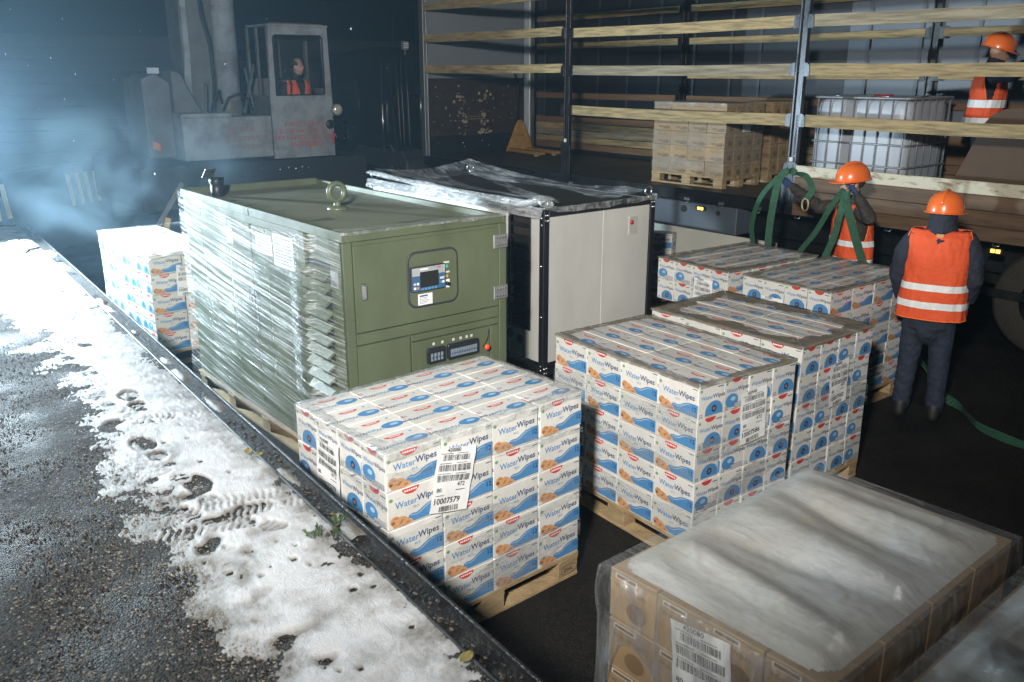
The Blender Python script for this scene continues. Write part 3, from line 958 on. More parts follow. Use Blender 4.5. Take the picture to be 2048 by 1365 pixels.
gpart('roof_rim', (.0285, GL - .028, 1.655), (GW - .0285, GL, GZ1)); gpart('roof_rim', (.0285, 0, 1.655), (GW - .0285, .03, GZ1 - .003))
gpart('roof_rim_joint', (-.002, 1.36, 1.655), (-.0005, 1.364, 1.712), BLACK, 0)
gpart('skid_base', (.02, .03, .146), (GW - .02, GL - .03, .161), BLACK)
# corner posts on the front
gpart('corner_post', (.001, -.004, GZ0), (.062, .011, 1.654)); gpart('corner_post', (1.186, -.004, GZ0), (GW - .001, .011, 1.654))
d = gpart('front_door', (.068, -.006, 1.085), (1.18, .0115, 1.628))
hl = MB()
hl.prism(rrect(.44, 1.18, .83, 1.545, .06), (0, -.0065, 0), (1, 0, 0), (0, 0, 1), .012)
hl.build('window_seal', GASKET, d, bevel=.003)
MB().prism(rrect(.453, 1.193, .817, 1.532, .052), (0, -.0066, 0), (1, 0, 0), (0, 0, 1), .0135).build('window_inset', OLIVE, d)
hd = MB(); hd.box((.125, -.016, 1.345), (.034, .02, .10)); hd.box((.125, -.029, 1.345), (.016, .012, .085)); hd.build('handle', CHROME, d, bevel=.004)
for z in (1.535, 1.18):
    q = MB().box((1.19, -.012, z), (.118, .011, .092)).build('hinge', M('zinc_hinge', (.55, .56, .57), .42, .75, var=.2), d, bevel=.002)
    bb = MB()
    for x in (1.155, 1.18, 1.205, 1.225):
        for dz in (-.024, .024):
            bb.cyl((x, -.018, z + dz), (x, -.023, z + dz), .007, n=8)
    bb.build('bolt', STEEL, q)
cp = MB().span((.45, -.045, 1.293), (.712, -.021, 1.452)).build('control_panel', M('panel_dark', (.03, .034, .04), .4), gen, bevel=.004)
MB().span((.455, -.0475, 1.395), (.707, -.0455, 1.447)).build('panel_header', M('panel_grey', (.36, .38, .40), .4), cp)
MB().span((.455, -.0475, 1.297), (.707, -.0455, 1.3945)).build('panel_face', M('panel_blue', (.045, .12, .23), .4), cp)
MB().span((.513, -.0505, 1.318), (.652, -.048, 1.418)).build('screen', M('dark_screen', (.012, .013, .012), .12, var=0), cp)
lt = MB(); lt.poly([(.515, 1.431), (.575, 1.431), (.575, 1.439), (.515, 1.439)], (0, -.0478, 0), (1, 0, 0), (0, 0, 1), 0); lt.poly([(.645, 1.433), (.675, 1.433), (.675, 1.439), (.645, 1.439)], (0, -.0478, 0), (1, 0, 0), (0, 0, 1), 1)
lt.build('lettering', [P_WHT, P_RED], cp)
for x, z, mm in ((.472, 1.345, P_GREY), (.495, 1.345, P_WHT), (.472, 1.318, P_WHT), (.495, 1.318, M('button_orange', (.7, .25, .05), .4)), (.672, 1.362, P_GREY), (.690, 1.362, P_GREY), (.672, 1.335, P_BLUE), (.690, 1.335, P_WHT),
                 (.53, 1.306, P_BLUE), (.555, 1.306, P_BLUE), (.58, 1.306, P_BLUE), (.605, 1.306, P_BLUE), (.63, 1.306, P_BLUE)):
    MB().box((x, -.049, z), (.015, .003, .014)).build('button', mm, cp)
for z, mm in ((1.425, M('lamp_green', (.06, .45, .30), .3)), (1.36, M('lamp_amber', (.5, .28, .05), .3))):
    q = MB().cyl((.735, -.020, z), (.735, -.028, z), .011).build('indicator_lamp', mm, gen)
    MB().span((.712, -.0215, z + .02), (.758, -.0201, z + .032)).build('tag_plate', P_GREY, q)
q = MB().span((.716, -.023, 1.283), (.757, -.0205, 1.337)).build('rotary_switch', P_WHT, gen)
MB().cyl((.738, -.0235, 1.31), (.738, -.042, 1.31), .014, .012).build('knob', BLACK, q)
pq = MB().span((.51, -.0225, 1.16 + .035), (.62, -.0205, 1.268)).build('data_plate', PAPER, gen)
lt = MB(); lt.poly([(.522, 1.25), (.585, 1.25), (.585, 1.26), (.522, 1.26)], (0, -.0228, 0), (1, 0, 0), (0, 0, 1))
for k in range(5):
    lt.poly([(.52, 1.205 + k * .009), (.52 + .05 + .03 * ((k * 7) % 3), 1.205 + k * .009), (.58, 1.2075 + k * .009), (.52, 1.2075 + k * .009)], (0, -.0228, 0), (1, 0, 0), (0, 0, 1))
lt.build('lettering', P_NAVY, pq)
gpart('cross_rail', (.066, -.002, 1.005), (1.182, .0115, 1.078))
gpart('lower_panel', (.066, -.004, .20), (.452, .0116, .998)); gpart('lower_panel', (.462, -.004, .20), (1.10, .0116, .948)); gpart('upper_strip', (.462, -.0035, .956), (1.182, .0116, .998)); gpart('lower_panel', (1.108, -.004, .20), (1.182, .0116, .948))
SMOKED = M('smoked_cover', (.02, .024, .028), .15, var=0)
for x0, x1, nb in ((.57, .712, 4), (.732, .99, 11)):
    q = MB().prism(rrect(x0, .785, x1, .89, .012), (0, -.005, 0), (1, 0, 0), (0, 0, 1), .022).build('breaker_box', SMOKED, gen, bevel=.003)
    for k in range(nb):
        xx = x0 + .018 + (x1 - x0 - .036) * (k + .5) / nb
        MB().span((xx - .009, -.031, .803), (xx + .007, -.0275, .855)).build('breaker', M('breaker_grey', (.22, .25, .28), .4), q)
        MB().span((xx - .006, -.036, .82), (xx + .004, -.0312, .833)).build('toggle', M('toggle_blue', (.05, .12, .25), .4), q)
for x in (.63, .70, .79, .85, .90, .94):
    MB().span((x - .009, -.0065, .903), (x + .009, -.0045, .921)).build('socket_tag', P_GREY, gen)
q = MB().cyl((1.052, -.005, .815), (1.052, -.03, .815), .012).build('emergency_stop', BLACK, gen)
MB().lathe([(.0, -.001), (.022, -.001), (.024, .008), (.018, .018), (0, .021)], 16, 0, (1.052, -.03, .815), mtx=Matrix.Rotation(R(90), 3, 'X')).build('button', M('stop_red', (.75, .10, .03), .35), q)
MB().tube([(1.052, -.012, .83), (1.07, -.02, .88), (1.085, -.012, .93)], .0018, 5).build('tether', BLACK, gen)
# side doors, louvres, handles on the platform side
for y0, y1 in ((.585, 1.095), (1.105, 1.335), (1.365, 1.76), (1.77, 2.30), (2.31, 2.66)):
    gpart('side_door', (-.002, y0, .26), (.0115, y1, 1.60))
gpart('side_post', (-.004, .05, GZ0), (.0115, .16, 1.654)); gpart('side_post', (-.003, .5, GZ0), (.0115, .578, 1.654))
for k in range(10):
    z = 1.46 - k * .085
    m = MB()
    m.add([(.012, .17, z), (.012, .49, z), (-.05, .18, z - .05), (-.05, .48, z - .05), (.012, .17, z - .02), (.012, .49, z - .02), (-.046, .18, z - .062), (-.046, .48, z - .062)],
          [(0, 1, 3, 2), (4, 6, 7, 5), (2, 3, 7, 6), (0, 2, 6, 4), (1, 5, 7, 3)])
    m.build('louvre', OLIVE, gen)
gpart('louvre_recess', (.0105, .17, .55), (.0118, .49, 1.5), BLACK, 0)
for y, z in ((1.37, 1.08), (.64, 1.06)):
    hb2 = MB(); hb2.box((-.011, y, z), (.016, .035, .13)); hb2.box((-.024, y, z), (.012, .018, .10)); hb2.build('handle', CHROME, gen, bevel=.003)
for z in (1.42,):
    MB().box((-.008, .10, z), (.01, .09, .10)).build('hinge', MATS['zinc_hinge'], gen, bevel=.002)
def notice(y0, y1, z0, z1, lines):
    p = gpart('notice', (-.0045, y0, z0), (-.0022, y1, z1), PAPER, 0)
    m = MB()
    for k in range(lines):
        zz = z1 - .02 - k * (z1 - z0 - .03) / lines
        m.add([(-.0052, y1 - .02, zz), (-.0052, y0 + .02 + .05 * ((k * 5) % 3) * (y1 - y0), zz), (-.0052, y0 + .02, zz - .006), (-.0052, y1 - .02, zz - .006)], [(0, 1, 2, 3)])
    m.build('print', P_NAVY, p)
notice(.67, .97, 1.37, 1.59, 9); notice(1.00, 1.26, 1.42, 1.56, 5); notice(1.69, 1.80, 1.41, 1.52, 4)
# lifting eye and exhaust
le = MB(); le.tube([(.62, 1.18, 1.785 + .0)] , .02) if False else None
le.tube([(.62 + .062 * math.cos(2 * math.pi * k / 24), 1.2, 1.79 + .062 * math.sin(2 * math.pi * k / 24)) for k in range(24)], .021, 12, closed=True)
le.cyl((.62, 1.2, 1.665), (.62, 1.2, 1.735), .034, .022)
le.lathe([(.075, 1.668), (.075, 1.682), (.03, 1.69)], 20, 0, (.62, 1.2, 0))
le.build('lifting_eye', OLIVE, gen, rot=(0, 0, 0))
xp = MB(); xp.cyl((.20, 2.44, 1.62), (.20, 2.44, 1.80), .052, n=20); xp.lathe([(.058, 1.77), (.060, 1.79), (.058, 1.815), (.045, 1.815), (.045, 1.74)], 20, 0, (.20, 2.44, 0))
xq = xp.build('exhaust_pipe', BLACK, gen)
MB().box((.165, 2.49, 1.852), (.09, .13, .005), rot=Matrix.Rotation(R(-38), 3, 'X')).build('rain_cap', STEEL, xq, bevel=.001)
tag(gen, 'olive green enclosed diesel generator with control panel and lifting eye', 'generator')
# its long wooden pallet
lp = empty('wooden_pallet', (GX, GY, 0))
for y in (.08, .70, 1.36, 2.02, 2.64):
    MB().box((GW / 2, y, .1145), (GW + .02, .12, .022)).build('deck_board', WOOD, lp, bevel=.002)
    for x in (.05, GW / 2, GW - .05):
        MB().box((x, y, .0635), (.10, .14, .078)).build('block', WOOD, lp, bevel=.003)
for x in (.05, GW / 2, GW - .05):
    MB().box((x, GL / 2, .0125), (.10, GL + .04, .022)).build('bottom_board', WOOD, lp, bevel=.002)
    MB().box((x, GL / 2, .1355), (.11, GL + .04, .018)).build('runner', WOOD, lp, bevel=.002)
tag(lp, 'long wooden pallet carrying the green generator', 'pallet', 'wooden cargo pallets')
# film on its platform side
FILM_G = film_mat('stretched_film_streaks', .03, .72, tint=(.88, .92, .94), sc=16, st=(1, 18, .17), rot=(R(5), 0, 0), rough=.25, p0=.49, p1=.72, dif=.80, bigk=.14)
fg = MB()
def gfilm(u, v):
    y = -.015 + u * (GL + .03)
    sag = .10 * math.sin(math.pi * min(1, max(0, (u * 1.05)))) ** 1.5
    zt = 1.70 - sag - (.02 if u < .1 else 0)
    zb = .155 + .03 * nz(u * 5, 2)
    z = zb + (zt - zb) * v
    x = -.022 - .03 * math.sin(math.pi * v) * math.sin(math.pi * u) - (.055 if .1 < u < .2 and z > .6 else .0) * 1 - .004 * nz(u * 1.5, z * 18 + u * 2, 3) - .002 * nz(u * 2, z * 50 + u * 4, 5)
    x -= .045 * max(0, 1 - abs(u - .13) / .13) * (1 if z < 1.5 else max(0, (1.7 - z) / .2))
    x -= .035 * max(0, (.38 - v) / .38) * (.4 + .6 * u)
    return (x, y, z)
fg.grid(120, 110, gfilm)
def gfront(u, v):
    return (-.02 + u * (.07 + .02 * nz(v * 6, 1)), -.018 - .006 * nz(u * 6, v * 22, 2), .2 + 1.49 * v)
def gtop(u, v):
    return (-.016 + u * 1.28, -.016 + v * (.05 + .02 * nz(u * 8, 3) + .10 * max(0, 1 - u / .2)), 1.722 + .006 * abs(nz(u * 30, v * 5, 2)) + .03 * max(0, .12 - abs(u - .03)) * math.sin(v * 3.1))
fg.grid(70, 6, gtop, 1)
def glip(u, v):
    return (-.016 + u * 1.28, -.018 - .004 * nz(u * 20, v * 4), 1.722 - v * (.02 + .02 * max(0, nz(u * 6, 7))))
fg.grid(70, 4, glip, 1)
tag(fg.build('stretch_film', [FILM_G, FILM_C], None, (GX, GY, 0)), 'shiny stretch film pulled tight over the platform side of the generator', 'film', 'stretch film around pallet loads')

# ================================================================== CREAM CABINET IN A BLACK FRAME
WX, WY, WW, WL, WZ0, WZ1 = 4.81, 5.503, 1.373, 2.875, .06, 1.528
CREAM = M('cream_paint', (.60, .60, .56), .45, var=.20, vs=1.8, bump=.05, bs=5, rv=.12, st=(1, 1, .35), det=9)
cab = empty('battery_cabinet', (WX, WY, 0))
def wpart(name, a, b, mat=BLACK, bev=.004, parent=cab):
    return MB().span(a, b).build(name, mat, parent, bevel=bev)
p = .062
for x in (0, WW - p):
    for y in (0, WL - p):
        wpart('corner_post', (x, y, WZ0), (x + p, y + p, WZ1))
for z in (WZ0, WZ1 - p):
    for y in (0.001, WL - p + .001):
        wpart('frame_rail', (p, y, z), (WW - p, y + p - .002, z + p))
    for x in (.001, WW - p + .001):
        wpart('frame_rail', (x, p, z), (x + p - .002, WL - p, z + p))
wpart('base_skirt', (.01, .01, WZ0 + .062), (WW - .01, .06, WZ0 + .11))
wpart('front_panel', (p + .002, .012, .175), (.70, .05, WZ1 - p - .002), CREAM); wpart('front_panel', (.706, .012, .175), (WW - p - .002, .05, WZ1 - p - .002), CREAM)
wpart('top_panel', (.064, .064, WZ1 - .03), (WW - .064, WL - .064, WZ1 - .012), M('cabinet_roof', (.035, .033, .03), .5, var=.4, vs=3))
q = MB().span((1.03, .004, 1.21), (1.155, .0115, 1.385)).build('latch_recess', CREAM, cab, bevel=.003)
m = MB(); m.prism(rrect(1.042, 1.222, 1.143, 1.373, .01), (0, .0035, 0), (1, 0, 0), (0, 0, 1), .001); m.build('recess_face', M('cream_shade', (.5, .49, .44), .5), q)
MB().lathe([(0, 0), (.02, 0), (.022, .01), (0, .016)], 14, 0, (1.058, .0025, 1.325), mtx=Matrix.Rotation(R(90), 3, 'X')).build('red_button', M('latch_red', (.6, .05, .04), .4), q)
# platform side: upper strip, grille bay near the front, plain panels further back
wpart('side_panel', (.012, .50, .175), (.05, 1.25, WZ1 - p - .002), CREAM); wpart('side_panel', (.012, 1.256, .175), (.05, 2.05, WZ1 - p - .002), CREAM); wpart('side_panel', (.012, 2.056, .175), (.05, WL - p - .002, WZ1 - p - .002), CREAM)
wpart('side_stile', (.012, p + .002, .175), (.05, .185, WZ1 - p - .002), CREAM); wpart('side_stile', (.012, .19, .175), (.05, .495, .435), CREAM)
wpart('grille_frame', (.008, .187, .437), (.03, .2, 1.462)); wpart('grille_frame', (.008, .48, .437), (.03, .495, 1.462)); wpart('grille_frame', (.008, .2005, .437), (.03, .4795, .45)); wpart('grille_frame', (.008, .2005, 1.45), (.03, .4795, 1.462))
wpart('grille_back', (.06, .2, .45), (.07, .48, 1.45), M('dark_brown_core', (.035, .026, .02), .6), 0)
for k in range(9):
    z = .50 + k * .108
    MB().box((.045, .34, z), (.03, .275, .03)).build('grille_slat', BLACK, cab, bevel=.002)
for y, z in ((.33, .335), (.47, .36)):
    MB().cyl((.0115, y, z), (.009, y, z), .042, n=20).build('round_port', RUBBER, cab)
for x, y in ((-.003, .03), (-.003, WL - .03)):
    for z in (.11, .15, .6, 1.05, 1.40, 1.46):
        MB().lathe([(0, 0), (.012, 0), (.013, .004), (.006, .010), (0, .011)], 10, 0, (0.001, y, z), mtx=Matrix.Rotation(R(-90), 3, 'Y')).build('bolt', CHROME, cab)
for x in (.02, .045, WW - .045, WW - .02):
    for z in (.085, .13, 1.44, 1.485):
        MB().lathe([(0, 0), (.012, 0), (.013, .004), (.006, .010), (0, .011)], 10, 0, (x, .0008, z), mtx=Matrix.Rotation(R(90), 3, 'X')).build('bolt', CHROME, cab)
for x, y in ((.05, .06), (WW - .05, .05), (.05, WL - .05), (WW - .05, WL - .05)):
    m = MB(); m.tube([(x + .042 * math.cos(2 * math.pi * k / 18), y, WZ1 + .052 + .042 * math.sin(2 * math.pi * k / 18)) for k in range(18)], .011, 8, closed=True); m.cyl((x, y, WZ1 - .004), (x, y, WZ1 + .014), .022)
    m.build('lifting_ring', CHROME, cab)
tag(cab, 'cream panelled power cabinet in a black frame beside the green generator', 'cabinet')
# film draped over its top
fw = MB()
def rope(u, v):       # bunched film along the platform-side top edge
    y = -.02 + (WL + .03) * u
    a = v * 2 * math.pi
    r = (.034 + .016 * nz(u * 4, 1) + .022 * (1 - u)) * (1 + .35 * nz(u * 7, v * 8, 2))
    return (.02 - .0 * u + r * 1.25 * math.cos(a), y, WZ1 + .025 + .06 * max(0, 1 - abs(u - .03) / .06) + .05 * u * u + r * .62 * math.sin(a))
fw.grid(110, 18, rope, 0)
def skirt(u, v):
    y = (WL) * u
    return (-.012 - .03 * (1 - v) - .01 * nz(u * 9, v * 8, 6), y, WZ1 + .02 - (1 - v) * (.085 + .03 * nz(u * 5, 3)))
fw.grid(90, 8, skirt, 0)
def sheetA(u, v):     # from the far platform-side ring down across to the near corner
    a = Vector((.06, WL - .05, WZ1 + .13)).lerp(Vector((.12, .06, WZ1 + .10)), u)
    b = Vector((.62, WL - .35, WZ1 + .05)).lerp(Vector((.26, .10, WZ1 + .04)), u)
    q = a.lerp(b, v); q.z += .03 * nz(u * 3, v * 4, 8) + .012 * nz(u * 12, v * 14, 8) - .06 * math.sin(math.pi * u) * .8
    return q
fw.grid(60, 14, sheetA, 1)
def sheetB(u, v):     # far side, between the two far rings and back to the near ring
    a = Vector((WW - .05, WL - .05, WZ1 + .15)).lerp(Vector((WW - .03, .05, WZ1 + .07)), u)
    b = Vector((WW - .30, WL - .35, WZ1 + .03)).lerp(Vector((WW - .42, .12, WZ1 + .01)), u)
    q = a.lerp(b, v); q.z += .02 * nz(u * 4, v * 4, 2) + .010 * nz(u * 14, v * 14, 8) - .075 * math.sin(math.pi * u)
    return q
fw.grid(60, 12, sheetB, 1)
def sheetC(u, v):
    a = Vector((.05, WL - .02, WZ1 + .13)).lerp(Vector((WW - .05, WL - .02, WZ1 + .15)), u)
    b = a + Vector((0, -.30, -.08))
    q = a.lerp(b, v); q.z += .02 * nz(u * 6, v * 4, 12) - .07 * math.sin(math.pi * u)
    return q
fw.grid(40, 10, sheetC, 1)
def strip(u, v):
    a = Vector((WW - .10, WL - .10, WZ1 + .12)).lerp(Vector((.20, .12, WZ1 + .05)), u)
    w = .04 + .06 * u
    a.x += (v - .5) * w * 2; a.z += .012 * nz(u * 10, v * 6, 15) - .06 * math.sin(math.pi * u)
    return a
fw.grid(50, 6, strip, 1)
def frontlip(u, v):
    return (-.02 + (WW + .03) * u, -.012 - .01 * nz(u * 12, v * 6, 3), WZ1 + .02 + .05 * max(0, 1 - u / .12) - v * (.05 + .03 * nz(u * 5, 9)))
fw.grid(60, 6, frontlip, 1)
tag(fw.build('stretch_film', [film_mat('bunched_film', .18, .82, tint=(.88, .9, .92), sc=24, st=(1, 2.5, .5), rough=.15, p0=.38, p1=.66, dif=.6), film_mat('cabinet_film', .08, .75, sc=14, st=(.6, 4, 1), rough=.15, p0=.40, p1=.70)], None, (WX, WY, 0)), 'crumpled stretch film bunched over the top of the cream cabinet', 'film', 'stretch film around pallet loads')

# ================================================================== THE GREY-COVERED LOADS IN FRONT
GREYP = M('grey_foam_sheet', (.50, .505, .505), .55, var=.3, vs=2.2, bump=.05, bs=9, col2=(.42, .395, .35), thr=(.36, .64), det=4)
COVER_FILM = film_mat('cover_film', .12, .46, tint=(.60, .63, .65), sc=20, st=(.35, 2.2, 1), rough=.24, p0=.42, p1=.72, dif=.6)
DRAPE = film_mat('draped_film', .10, .62, tint=(.7, .73, .75), sc=7, st=(.5, .5, 2.2), rough=.12, p0=.42, p1=.72, dif=.4)
def cover(F, yaw, phr, seed, lab2):
    def fn(u, v):
        x = u * 1.2
        fold = sum(am * math.exp(-((x - c0 - .12 * (v - .5) * sl) / wd) ** 2) for c0, am, wd, sl in ((.22, .030, .06, 1), (.45, -.018, .05, -.6), (.60, .034, .09, .8), (.83, -.02, .05, 1.2), (.98, .026, .07, .2)))
        crease = .003 * (1 - abs(nz(u * 3.2, v * 1.6, seed + 2))) ** 14 + .0025 * (1 - abs(nz(u * 4 + v * 3, v * 3 - u * 2, seed + 7))) ** 18 - .0015 * (1 - abs(nz(u * 7, v * 3, seed + 9))) ** 12
        z = HS + .020 + fold * math.sin(math.pi * min(1, max(0, v * 1.05))) ** .6 + crease + .010 * nz(u * 2.4, v * 3, seed) + .003 * nz(u * 9, v * 7, seed)
        e = min(u * 1.2, (1 - u) * 1.2, v * .8, (1 - v) * .8)
        if e < .07:
            z = HS + .006 + (z - HS - .006) * (e / .07)
        return (.022 + 1.156 * u, .02 + .76 * v, z)
    o = MB().grid(140, 96, fn, 0, True, lambda u, v: (max(0, abs(2 * u - 1) - .86) / .14) ** 2 + (max(0, abs(2 * v - 1) - .8) / .2) ** 2 > 1).build('cover_sheet', GREYP, None, (F[0], F[1], 0), (0, 0, yaw))
    tag(o, 'grey foam sheet lying on ' + phr, 'cover sheet', 'grey cover sheets')
    m = MB()
    def fm(u, v):
        x = -.025 + 1.255 * u; y = -.02 + .845 * v
        e = min(u * 1.2, (1 - u) * 1.2, v * .8, (1 - v) * .8)
        base = fn(min(1, max(0, (x - .022) / 1.156)), min(1, max(0, (y - .02) / .76)))[2] + .005
        k = min(1, e / .09)
        z = (HS + .008) * (1 - k) + base * k + (.008 * abs(nz(u * 7, v * 14, seed + 3)) + .006 * abs(nz(u * 20, v * 26, seed + 5))) * k
        return (x, y, z)
    m.grid(150, 110, fm, 0)
    for k, (p0, p1, nx, ny) in enumerate((((-.025, .825), (-.025, -.02), -1, 0), ((-.025, -.02), (1.23, -.02), 0, -1))):
        def fs(u, v, p0=p0, p1=p1, nx=nx, ny=ny, k=k):
            x = p0[0] + (p1[0] - p0[0]) * u; y = p0[1] + (p1[1] - p0[1]) * u
            dn = v * (.34 + .22 * nz(u * 3, k, seed) + (.25 * max(0, 1 - min(u, 1 - u) / .12)))
            w = .012 * math.sin(math.pi * min(1, v * 3)) + .016 * v * nz(u * 14, v * 3, seed + k) + .006 * nz(u * 40, v * 5, seed + k)
            return (x + nx * w, y + ny * w, HS + .008 - dn)
        m.grid(90, 22, fs, 1)
    f = m.build('stretch_film', [COVER_FILM, DRAPE], None, (F[0], F[1], 0), (0, 0, yaw))
    tag(f, lab2, 'film', 'stretch film around pallet loads')
F4 = (1.885, .985); Y4 = R(1.6)
pallet(F4, Y4, 'A', 'wooden pallet under the brown cartons with the grey cover')
load(F4, Y4, 'A', 'under grey cover', brown=True, group='brown cartons under grey covers', sides='xy')
cover(F4, Y4, 'the brown cartons in front', 11, 'milky film over the grey-covered load in front')
pallet_label('', on_x(F4, Y4, .40, .87), Y4, R(-6), label='paper label hanging on the grey-covered brown cartons', w=.22, h=.31, nrm='x-')
F5 = (2.02, .07); Y5 = R(1.5)
pallet(F5, Y5, 'A', 'wooden pallet under the second grey-covered load at the frame corner')
tag(MB().span((.005, .005, .15), (1.195, .795, HS - .002)).build('carton', KRAFT, None, (F5[0], F5[1], 0), (0, 0, Y5), bevel=.004), 'big brown carton under the second grey cover at the frame corner', 'carton')
cover(F5, Y5, 'the second covered load at the frame corner', 23, 'milky film over the second covered load at the frame corner')

# ================================================================== THE CURTAIN-SIDE TRAILER
XN, XF, TH = 8.93, 11.44, 13.5      # near side, far side, headboard
tr = empty('curtain_trailer', (XN, TH, 0))
def tb(name, m, mat, bev=0, parent=tr):
    o = m.build(name, mat, parent, (-XN, -TH, 0), bevel=bev)
    if parent is not tr:
        o.location = (0, 0, 0)
    return o
DECK = M('worn_phenolic_deck', (.075, .055, .038), .5, vs=3, col2=(.035, .027, .02), st=(5, .5, 1), bump=.15, bs=40, rv=.1)
TBLACK = M('trailer_black_steel', (.016, .017, .019), .36, .2, var=.4, vs=6, bump=.1, rv=.12)
ALU = M('brushed_aluminium', (.52, .54, .55), .38, .85, var=.2, vs=8, st=(3, 3, .3))
for k in range(11):       # deck sheets
    y1 = TH - .06 - k * 1.25
    if y1 > -.5:
        tb('deck_sheet', MB().span((XN + .05, y1 - 1.245, 1.17), (XF - .05, y1, 1.2)), DECK)
tb('side_rail', MB().span((XN - .02, -1, 1.05), (XN + .049, TH, 1.205)), TBLACK, .006)
tb('side_rail', MB().span((XF - .049, -1, 1.05), (XF + .02, TH, 1.205)), TBLACK, .006)
tb('chassis_beam', MB().span((9.65, -1, .62), (9.80, TH, 1.165)), TBLACK); tb('chassis_beam', MB().span((10.6, -1, .62), (10.75, TH, 1.165)), TBLACK)
for k in range(24):
    y = 12.9 - k * .55
    m = MB(); m.tube([(XN - .022, y - .03, 1.06), (XN - .05, y - .03, 1.03), (XN - .05, y + .03, 1.03), (XN - .022, y + .03, 1.06)], .007, 6); m.box((XN - .023, y, 1.075), (.006, .085, .035))
    tb('tie_ring', m, STEEL)
# grey control box with side lamp below the deck
bx = tb('side_box', MB().span((XN - .005, 6.62, .70), (XN + .35, 8.25, 1.035)), M('box_blue_grey', (.085, .105, .13), .5, var=.2), .01)
for y, r in ((7.45, .045), (6.9, .03)):
    MB().cyl((XN - .006, y, .945), (XN - .018, y, .945), r, n=16).build('port', RUBBER, bx)
for y, z in ((7.16, .98), (3.55, .98)):
    m = MB().prism(rrect(-.075, -.03, .075, .03, .025), (XN - .021, y, z), (0, -1, 0), (0, 0, 1), .018); q = tb('side_lamp', m, BLACK)
    for dy in (-.028, .022):
        m = MB().box((XN - .043, y + dy, z), (.006, .038, .034)); o = m.build('lens', M('amber_lamp', (.8, .3, .04), .3, var=0, emit=(1, .42, .07), estr=5), q); 
tb('under_rail', MB().span((XN + .02, 1, .52), (XN + .05, 12, .60)), TBLACK)
m = MB(); m.cyl((XN + .05, 6.95, .66), (XN + .05, 6.95, .56), .015); m.cyl((XN - .03, 6.95, .60), (XN + .05, 6.95, .60), .012); tb('drain_valve', m, STEEL)
tb('landing_leg', MB().span((9.2, 10.9, .1), (9.34, 11.04, 1.05)), TBLACK)
tb('side_shade_panel', MB().span((9.86, 0, .45), (9.9, TH, 1.15)), TBLACK)

# headboard
HBG = M('headboard_grey', (.24, .26, .275), .5, var=.12, vs=2)
HBB = M('headboard_brown_ply', (.060, .034, .022), .5, vs=7, col2=(.03, .018, .013), bump=.1)
tb('headboard_upper', MB().span((XN + .06, TH - .02, 2.54), (XF - .21, TH + .03, 4.0)), HBG)
hbp = tb('headboard_plywood', MB().span((XN + .09, TH - .025, 1.53), (XF - .215, TH + .03, 2.535)), HBB)
tb('kick_plate', MB().span((XN + .09, TH - .045, 1.205), (XF - .215, TH + .03, 1.525)), M('kick_plate_black', (.018, .02, .024), .4, .3, var=.3))
rnd = random.Random(5)
sc = MB()
for k in range(150):       # torn veneer patches, real flakes standing proud
    cx = rnd.choice((9.72, 9.74, 10.22, 10.25, 10.28, 10.3)) + rnd.gauss(0, .045) if k < 115 else rnd.uniform(9.1, 11.1)
    cz = rnd.uniform(1.55, 2.42) if rnd.random() < .4 else rnd.choice((1.58, 1.6, 1.78, 1.92, 2.1, 2.2)) + rnd.gauss(0, .03)
    w, h = rnd.choice((.006, .01, .016, .03)), rnd.choice((.005, .008, .014, .03))
    sc.poly([(cx - w, cz - h * .4), (cx - w * .2, cz - h), (cx + w, cz - h * .5), (cx + w * .7, cz + h * .6), (cx - w * .3, cz + h)], (0, TH - .0262, 0), (1, 0, 0), (0, 0, 1))
for z, x0, x1 in ((1.86, 9.78, 10.28), (1.815, 9.82, 10.3)):
    sc.poly([(x0, z), (x1, z), (x1, z + .006), (x0, z + .006)], (0, TH - .0262, 0), (1, 0, 0), (0, 0, 1))
for x0, x1, z in ((10.14, 10.24, 1.55), (10.33, 10.44, 1.555)):
    sc.poly([(x0, z), (x1, z + .01), (x1, z + .05), (x0 + .03, z + .035)], (0, TH - .0264, 0), (1, 0, 0), (0, 0, 1))
o = sc.build('torn_veneer', M('bare_veneer', (.52, .44, .31), .7, var=.2), hbp)
o['kind'] = 'stuff'
for x, z in ((9.2, 1.42), (9.3, 1.33), (9.75, 1.40), (9.78, 1.32), (10.2, 1.42), (10.35, 1.33), (10.9, 1.4), (9.5, 1.8), (9.62, 2.1), (10.1, 2.15), (10.5, 2.0), (9.4, 2.4), (10.6, 2.4)):
    tb('rivet', MB().lathe([(0, 0), (.014, 0), (.011, .007), (0, .009)], 10, 0, (x, TH - .0255 - (.02 if z < 1.53 else 0), z), mtx=Matrix.Rotation(R(90), 3, 'X')), CHROME)
m = MB(); m.span((XN - .03, TH - .09, 1.206), (XN + .02, TH + .04, 4.0)); m.span((XN + .021, TH - .075, 1.206), (XN + .035, TH + .04, 4.0)); m.span((XN + .036, TH - .085, 1.206), (XN + .058, TH + .04, 4.0))
tb('corner_post', m, ALU, .004)
tb('post_flange', MB().span((XN + .0585, TH - .035, 1.54), (XN + .088, TH + .03, 4.0)), ALU)
m = MB(); m.prism([(XF - .21, TH - .03), (XF - .15, TH - .12), (XF - .10, TH - .13), (XF - .085, TH - .10), (XF + .0, TH - .09), (XF + .02, TH + .04), (XF - .21, TH + .04)], (0, 0, 1.206), (1, 0, 0), (0, 1, 0), 2.8)
tb('corner_post', m, ALU, .006)

